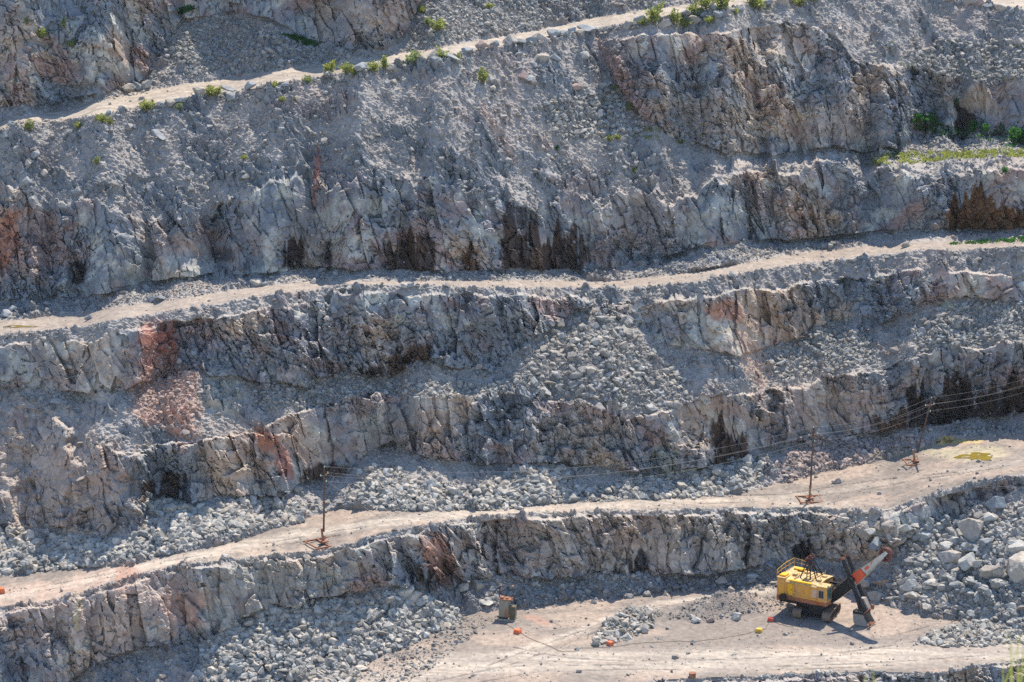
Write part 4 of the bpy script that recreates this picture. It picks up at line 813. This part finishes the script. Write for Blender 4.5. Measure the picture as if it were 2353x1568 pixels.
# saddle block and twin dipper sticks
SP = Vector((5.05, 5.65)); ST, SB = Vector((3.85, 8.3)), Vector((6.75, 2.05)); sd = (SB-ST).normalized()
mk('saddle_block', lambda bm: (prism(bm, [(SP.x-.55, SP.y-.35), (SP.x+.15, SP.y-.6), (SP.x+.5, SP.y+.3), (SP.x-.25, SP.y+.65)], -1.0, -.46), prism(bm, [(SP.x-.55, SP.y-.35), (SP.x+.15, SP.y-.6), (SP.x+.5, SP.y+.3), (SP.x-.25, SP.y+.65)], .46, 1.0), tube(bm, [(SP.x, -1.1, SP.y), (SP.x, 1.1, SP.y)], .2, .2, 14), tube(bm, [(SP.x-.5, -.7, SP.y+.75), (SP.x-.5, .7, SP.y+.75)], .12, .12, 10)), 'dark', sh)
for y, tp_ in ((-.73, 'rust'), (.73, 'red')):
    s_ = mk('dipper_stick', lambda bm, y=y: tube(bm, [(ST.x, y, ST.y), (SB.x, y, SB.y)], .27, .27, 8), 'dark', sh)
    mk('end_cap', lambda bm, y=y: tube(bm, [(ST.x-sd.x*.32, y, ST.y-sd.y*.32), (ST.x-sd.x*.005, y, ST.y-sd.y*.005)],   .27, .285, 10), tp_, s_)
mk('stick_yoke', lambda bm: (prism(bm, [(SB.x-.9, SB.y+1.5), (SB.x-.35, SB.y+1.7), (SB.x+.55, SB.y+.1), (SB.x+.1, SB.y-.35), (SB.x-.35, SB.y-.1)], -.98, -.52), prism(bm, [(SB.x-.9, SB.y+1.5), (SB.x-.35, SB.y+1.7), (SB.x+.55, SB.y+.1), (SB.x+.1, SB.y-.35), (SB.x-.35, SB.y-.1)], .52, .98), bx(bm, SB.x-.3, SB.x+.2, -.5, .5, SB.y-.15, SB.y+.2)), 'dark', sh)
mk('stick_plate', lambda bm: prism(bm, [(SB.x-.55, SB.y+1.45), (SB.x+.0, SB.y+1.5), (SB.x+.75, SB.y+.1), (SB.x+.2, SB.y-.1)], -.42, .42), 'grey', sh)
# bucket: open box whose mouth faces forward, teeth at the lower lip
def bucket(bm):
    o = [(5.75, 1.95), (5.62, 1.2), (5.72, .35), (6.0, .05), (7.3, .08), (7.75, .30), (7.15, 1.15), (6.95, 1.95)]
    th = .09
    for y0, y1 in ((-1.05, -1.05+th), (1.05-th, 1.05)): prism(bm, o, y0, y1)
    for a, b_ in ((0, 1), (1, 2), (2, 3), (3, 4)):
        p, q = Vector(o[a]), Vector(o[b_]); d = (q-p).normalized(); nn = Vector((-d.y, d.x))*th
        prism(bm, [tuple(p), tuple(q), tuple(q+nn), tuple(p+nn)], -1.05+th+.002, 1.05-th-.002)
bk = mk('bucket', bucket, 'grey', sh)
mk('bucket_rim', lambda bm: (bx(bm, 5.7, 7.1, -1.13, -1.052, 1.6, 1.9), bx(bm, 5.7, 7.1, 1.052, 1.13, 1.6, 1.9), bx(bm, 6.75, 7.1, -1.04, 1.04, 1.5, 1.85, .03), bx(bm, 5.5, 5.74, -.9, .9, 1.3, 1.9, .04)), 'dark', bk)
for k in range(5):
    y = -.88+.44*k; mk('tooth', lambda bm, y=y: prism(bm, [(7.25, .0), (7.95, .20), (8.0, .28), (7.35, .30)], y-.1, y+.1), 'rust', bk)
mk('bail', lambda bm: [tube(bm, [(6.95, y, 1.7), (7.75, y*.6, 2.35)], .08, .07, 8) for y in (-1.0, 1.0)]+[tube(bm, [(7.75, -.62, 2.35), (7.75, .62, 2.35)], .11, .11, 10), bx(bm, 7.62, 8.0, -.14, .14, 2.2, 2.85, .03)], 'rust', bk)
def ropes(bm):
    for y in (-.66, .66):
        tube(bm, [(BT.x+1.35, y*.25, BT.y+.3), (7.8, y*.3, 2.8)], .022, .022, 5); tube(bm, [(BT.x+.3, y*.25, BT.y+1.2), (1.7, y, 3.6)], .022, .022, 5)
    for y in (-.3, .3): tube(bm, [(-.95, y, 7.9), (BT.x-.3, y*2, BT.y+.1)], .024, .024, 5)
mk('hoist_rope', ropes, 'cable', sh)
mk('headlamp', lambda bm: [tube(bm, [(x, y, 4.86), (x+.14, y, 4.88)], .12, .14, 12) for x, y in ((2.5, -2.2), (2.5, -1.2))], 'grey', sh)

# ------------------------------------------------------------------ poles and wires
def pole(bx_, by_, tx, ty, lb, low, yaw, sc=1.):
    p = P(bx_, by_); p.z += .02; e = empty('utility_pole', p, 0); h = (by_-ty)/FPX*p.y/yv[int(np.argmin(abs(gy-by_)))]/math.cos(math.atan(tv[int(np.argmin(abs(gy-by_)))])); lx = (tx-bx_)/FPX*p.y
    tag(e, lb, 'utility pole', 'rusty power line poles on the lower road')
    top = Vector((lx, 0, h))
    mk('mast', lambda bm: tube(bm, [(lx*.16, 0, h*.16), (lx, 0, h)], .135, .11, 10), 'brown', e)
    mk('sleeve', lambda bm: tube(bm, [(0, 0, .1), (lx*.2, 0, h*.2)], .15, .14, 10), low, e)
    def fr(bm):
        a = 1.75*sc
        for y in (-a, a): bx(bm, -a*1.15, a*1.15, y-.09, y+.09, .02, .22, .02)
        for x in (-a, 0, a): bx(bm, x-.08, x+.08, -a+.095, a-.095, .05, .21, .02)
        bx(bm, -.5, .5, -.5, .5, .255, .42, .03)
        for (x, y) in ((-.9, -.9), (.9, .9)): tube(bm, [(x*.6, y*.6, .3), (lx*.1, 0, 1.1)], .04, .04, 6)
    mk('skid_frame', fr, 'rust', e, rot=(0, 0, yaw))
    qa, qb = P(bx_-30, by_), P(bx_+30, by_); e.children[-1].rotation_euler = (0, -math.atan2(qb.z-qa.z, qb.x-qa.x), yaw); e.children[-1].location.z = .06
    d = top/h; ca = Vector((math.cos(yaw+.4), math.sin(yaw+.4), 0))
    arm = mk('crossarm', lambda bm: tube(bm, [top-d*1.0-ca*.75, top-d*1.0+ca*.75], .05, .05, 6), 'rust', e)
    pts = [top+Vector((0, 0, .12)), top-d*1.0-ca*.7+Vector((0, 0, .15)), top-d*1.0+ca*.7+Vector((0, 0, .15)), top-d*1.75+Vector((.25, -.1, 0))]
    for q in pts: mk('insulator', lambda bm, q=q: (tube(bm, [q-Vector((0, 0, .14)), q+Vector((0, 0, .08))], .075, .05, 8),), 'ins', e)
    return [p+q for q in pts]
w1 = pole(743, 1250, 748, 1076, 'tall rusty pole leftmost of the three, on a square skid frame', 'rust', .55)
w2 = pole(1860, 1150, 1864, 985, 'rusty pole with an ochre foot at the road edge above the shovel, middle of three', 'ochre', .12, .85)
w3 = pole(2102, 1064, 2136, 916, 'leaning rusty pole beside the yellow puddle, rightmost of the three', 'ochre', .1, .75)
def wire(a, b_, sag, lb, grp):
    n = 28; pts = []
    for k in range(n+1):
        t = k/n; q = a.lerp(b_, t); q.z -= 4*sag*t*(1-t); pts.append(q)
    bm = bmesh.new(); tube(bm, pts, .013, .013, 4); me = bpy.data.meshes.new('wire'); bm.to_mesh(me); bm.free(); me.materials.append(M['wire']); tag(link('overhead_wire', me), lb, 'wire', grp)
which = ['uppermost', 'left crossarm', 'right crossarm', 'lowest']
for k in range(4):
    wire(w1[k], w2[k], 2.9+.15*k, '%s of the overhead wires from the left pole to the middle pole' % which[k], 'overhead wires')
    wire(w2[k], w3[k], .9, '%s of the overhead wires from the middle pole to the leaning pole' % which[k], 'overhead wires')
end = P(2560, 830)
for k in range(4): wire(w3[k], w3[k]+Vector((16, 1.5, 3.2+.0*k)), .5, '%s of the overhead wires leaving the leaning pole to the right' % which[k], 'overhead wires')

# ------------------------------------------------------------------ switch cabinet
p = P(1160, 1423); p.z -= .03; cb = empty('switch_cabinet', p, R(-8)); cb.rotation_euler = (0, R(2), R(-12)); tag(cb, 'tall rust-streaked grey metal cabinet with a small green box beside it', 'cabinet')
mk('skid', lambda bm: (bx(bm, -1.2, 1.5, -.75, -.55, 0, .22, .02), bx(bm, -1.2, 1.5, .55, .75, 0, .22, .02), bx(bm, -.8, 1.3, -.54, .54, .1, .2)), 'wood', cb)
body = mk('body', lambda bm: bx(bm, -.75, .5, -.5, .5, .42, 2.75, .02), 'cabinet', cb)
mk('door', lambda bm: bx(bm, -.66, .41, -.535, -.503, .55, 2.6, .008), 'cabinet', body)
mk('plinth', lambda bm: bx(bm, -.72, .47, -.46, .46, .21, .417), 'dark', cb)
mk('top_plate', lambda bm: (bx(bm, -.9, .95, -.6, .6, 2.753, 2.84), bx(bm, -.7, -.2, -.4, .3, 2.843, 3.05, .03), bx(bm, 0, .4, -.3, .3, 2.843, 3.0, .03)), 'rust', cb)
mk('side_box', lambda bm: bx(bm, .62, 1.42, -.45, .35, .40, 1.95, .02), 'green', cb)
mk('box_edge', lambda bm: (bx(bm, 1.36, 1.46, -.5, -.452, .38, 1.97), bx(bm, .62, 1.35, -.49, -.452, .38, .44), bx(bm, .62, 1.35, -.49, -.452, 1.9, 1.96)), 'ochre', cb)
for x in (-.86, .92):
    mk('post', lambda bm, x=x: (tube(bm, [(x, .3, 2.84), (x, .3, 4.3)], .075, .07, 8), tube(bm, [(x+(.35 if x < 0 else -.3), .3, 2.84), (x, .3, 3.5)], .04, .04, 6)), 'brown', cb)
    mk('insulator', lambda bm, x=x: [tube(bm, [(x+q, .3, 4.32), (x+q, .3, 4.58)], .07, .06, 8) for q in (-.02, .16 if x < 0 else -.16)], 'pink', cb)
for z in (4.4, 4.52): mk('busbar', lambda bm, z=z: tube(bm, [(-.86, .3, z), (.92, .3, z)], .014, .014, 4), 'grey', cb)
for k in range(3): wire(w1[k+1], p+Vector((-.8+.8*k, .3, 4.5)), 1.0, '%s of the wires running down from the left pole to the cabinet' % ('left', 'middle', 'right')[k], 'overhead wires')
for k in range(3): wire(w2[k], P(2500, 1210)+Vector((0, k*.8, 6)), 3.6, '%s of the wires running from the middle pole down past the rockfall' % which[k], 'overhead wires')

# ------------------------------------------------------------------ cable supports and the trailing cable
def cbox(x, y, mat, lb, yaw, s=.42):
    p = P(x, y); p.z -= .03
    def f(bm):
        prism(bm, [(-s*.9, 0), (s*.9, 0), (s, s*.45), (s*.8, s*1.25), (-s*.8, s*1.25), (-s, s*.45)], -s*.75, s*.75); bmesh.ops.bevel(bm, geom=bm.edges[:], offset=.03, segments=1, affect='EDGES')
    bm = bmesh.new(); f(bm); bmesh.ops.recalc_face_normals(bm, faces=bm.faces); me = bpy.data.meshes.new('cable_block'); bm.to_mesh(me); bm.free(); me.materials.append(M[mat])
    o = link('cable_block', me, None, p); o.rotation_euler = (0, 0, yaw); tag(o, lb, 'cable support', 'painted cable supports on the ground'); return o
cbox(1188, 1456, 'box', 'orange cable block just in front of the rusty cabinet', -.5, .44)
cbox(1402, 1482, 'box', 'orange cable block below the small rock pile on the pit floor', -.9, .40)
cbox(1744, 1452, 'ybox', 'yellow cable block on the pit floor left of the shovel', -.4, .42)
cbox(1771, 1427, 'rbox', 'red cable block beside the shadow of the shovel', -.2, .42)
cbox(0, 1362, 'box', 'orange block cut by the left edge on the lower road', .3, .55)
def cable(pts, lb):
    q = []
    for k in range(len(pts)-1):
        for t in np.linspace(0, 1, 7)[:-1]:
            x = pts[k][0]*(1-t)+pts[k+1][0]*t; y = pts[k][1]*(1-t)+pts[k+1][1]*t; v = P(x+1.2*math.sin(x/9), y); v.z += .06; q.append(v)
    for i in range(1, len(q)-1): q[i].z = max(q[i].z, (q[i-1].z+q[i+1].z)/2)
    bm = bmesh.new(); tube(bm, q, .027, .027, 6); me = bpy.data.meshes.new('power_cable'); bm.to_mesh(me); bm.free(); me.materials.append(M['cable']); tag(link('power_cable', me), lb, 'cable')
cable([(1163, 1435), (1188, 1450), (1205, 1462), (1250, 1481), (1290, 1498), (1315, 1498), (1335, 1490), (1400, 1488), (1480, 1478), (1562, 1474), (1600, 1475), (1660, 1467), (1700, 1460), (1744, 1449)], 'dark trailing cable from the cabinet to the yellow cable block')
cable([(1744, 1449), (1757, 1445), (1762, 1436), (1771, 1425), (1790, 1434), (1815, 1441), (1832, 1438), (1850, 1424), (1862, 1410)], 'dark trailing cable from the yellow cable block to the shovel')
# small scrap on the edge of the pit floor
o = mk('metal_drum', lambda bm: (tube(bm, [(0, 0, 0), (0, 0, .55)], .42, .42, 20), tube(bm, [(0, 0, .5), (0, 0, .6)], .45, .45, 20)), 'rust', None, P(1590, 1556)); tag(o, 'short rusty drum standing on the lip of the pit floor', 'drum')

# ------------------------------------------------------------------ out of focus grass on the near rim
def near(px, n, y1, lb, spread=.03):
    rg = np.random.default_rng(px); y0 = 9.2; x0 = (px-W0/2)/FPX*y0/math.cos(PITCH); zb = CAMZ-3.72; hgt = 3.72-y0*math.tan(PITCH+math.atan((y1-H0/2)/FPX)); bm = bmesh.new()
    for k in range(n):
        b0 = Vector((x0+rg.normal()*.01, y0+rg.normal()*.04, zb)); t = b0+Vector((rg.normal()*spread, rg.normal()*.05, hgt*rg.uniform(.6, 1.0))); m_ = (b0+t)/2+Vector((rg.normal()*spread*.4, 0, .02))
        w = .0042; vs = [[bm.verts.new(p+Vector((s_*w*(1-i*.4), 0, 0))) for s_ in (-1, 1)] for i, p in enumerate((b0, m_, t))]
        for i in range(2): bm.faces.new((vs[i][0], vs[i][1], vs[i+1][1], vs[i+1][0]))
    me = bpy.data.meshes.new('grass_tuft'); bm.to_mesh(me); bm.free(); me.materials.append(M['leaf']); tag(link('grass_tuft', me), lb, 'grass tuft', 'blurred grass tufts on the near rim')
near(2008, 9, 1530, 'blurred green grass tuft at the bottom edge, left of the two')
near(2052, 10, 1536, 'blurred green grass tuft at the bottom edge, right of the two')
near(2374, 9, 1400, 'blurred green grass tuft at the right edge near the bottom corner', .035)

# ------------------------------------------------------------------ the air of the pit
hz = bpy.data.materials.new('air'); hz.use_nodes = True; ht = hz.node_tree; ht.nodes.clear()
ho = ht.nodes.new('ShaderNodeOutputMaterial'); pv_ = ht.nodes.new('ShaderNodeVolumePrincipled'); pv_.inputs['Color'].default_value = (.78, .88, 1, 1); pv_.inputs['Density'].default_value = .00003; pv_.inputs['Anisotropy'].default_value = .2
ht.links.new(pv_.outputs[0], ho.inputs['Volume'])
hm = bpy.data.meshes.new('haze'); b_ = bmesh.new(); bx(b_, -4100, 4100, -4100, 4100, zlow-1, CAMZ+30); bmesh.ops.recalc_face_normals(b_, faces=b_.faces); b_.to_mesh(hm); b_.free(); hm.materials.append(hz)
tag(link('haze', hm), 'thin bluish haze over the whole quarry', 'haze', kind='stuff')
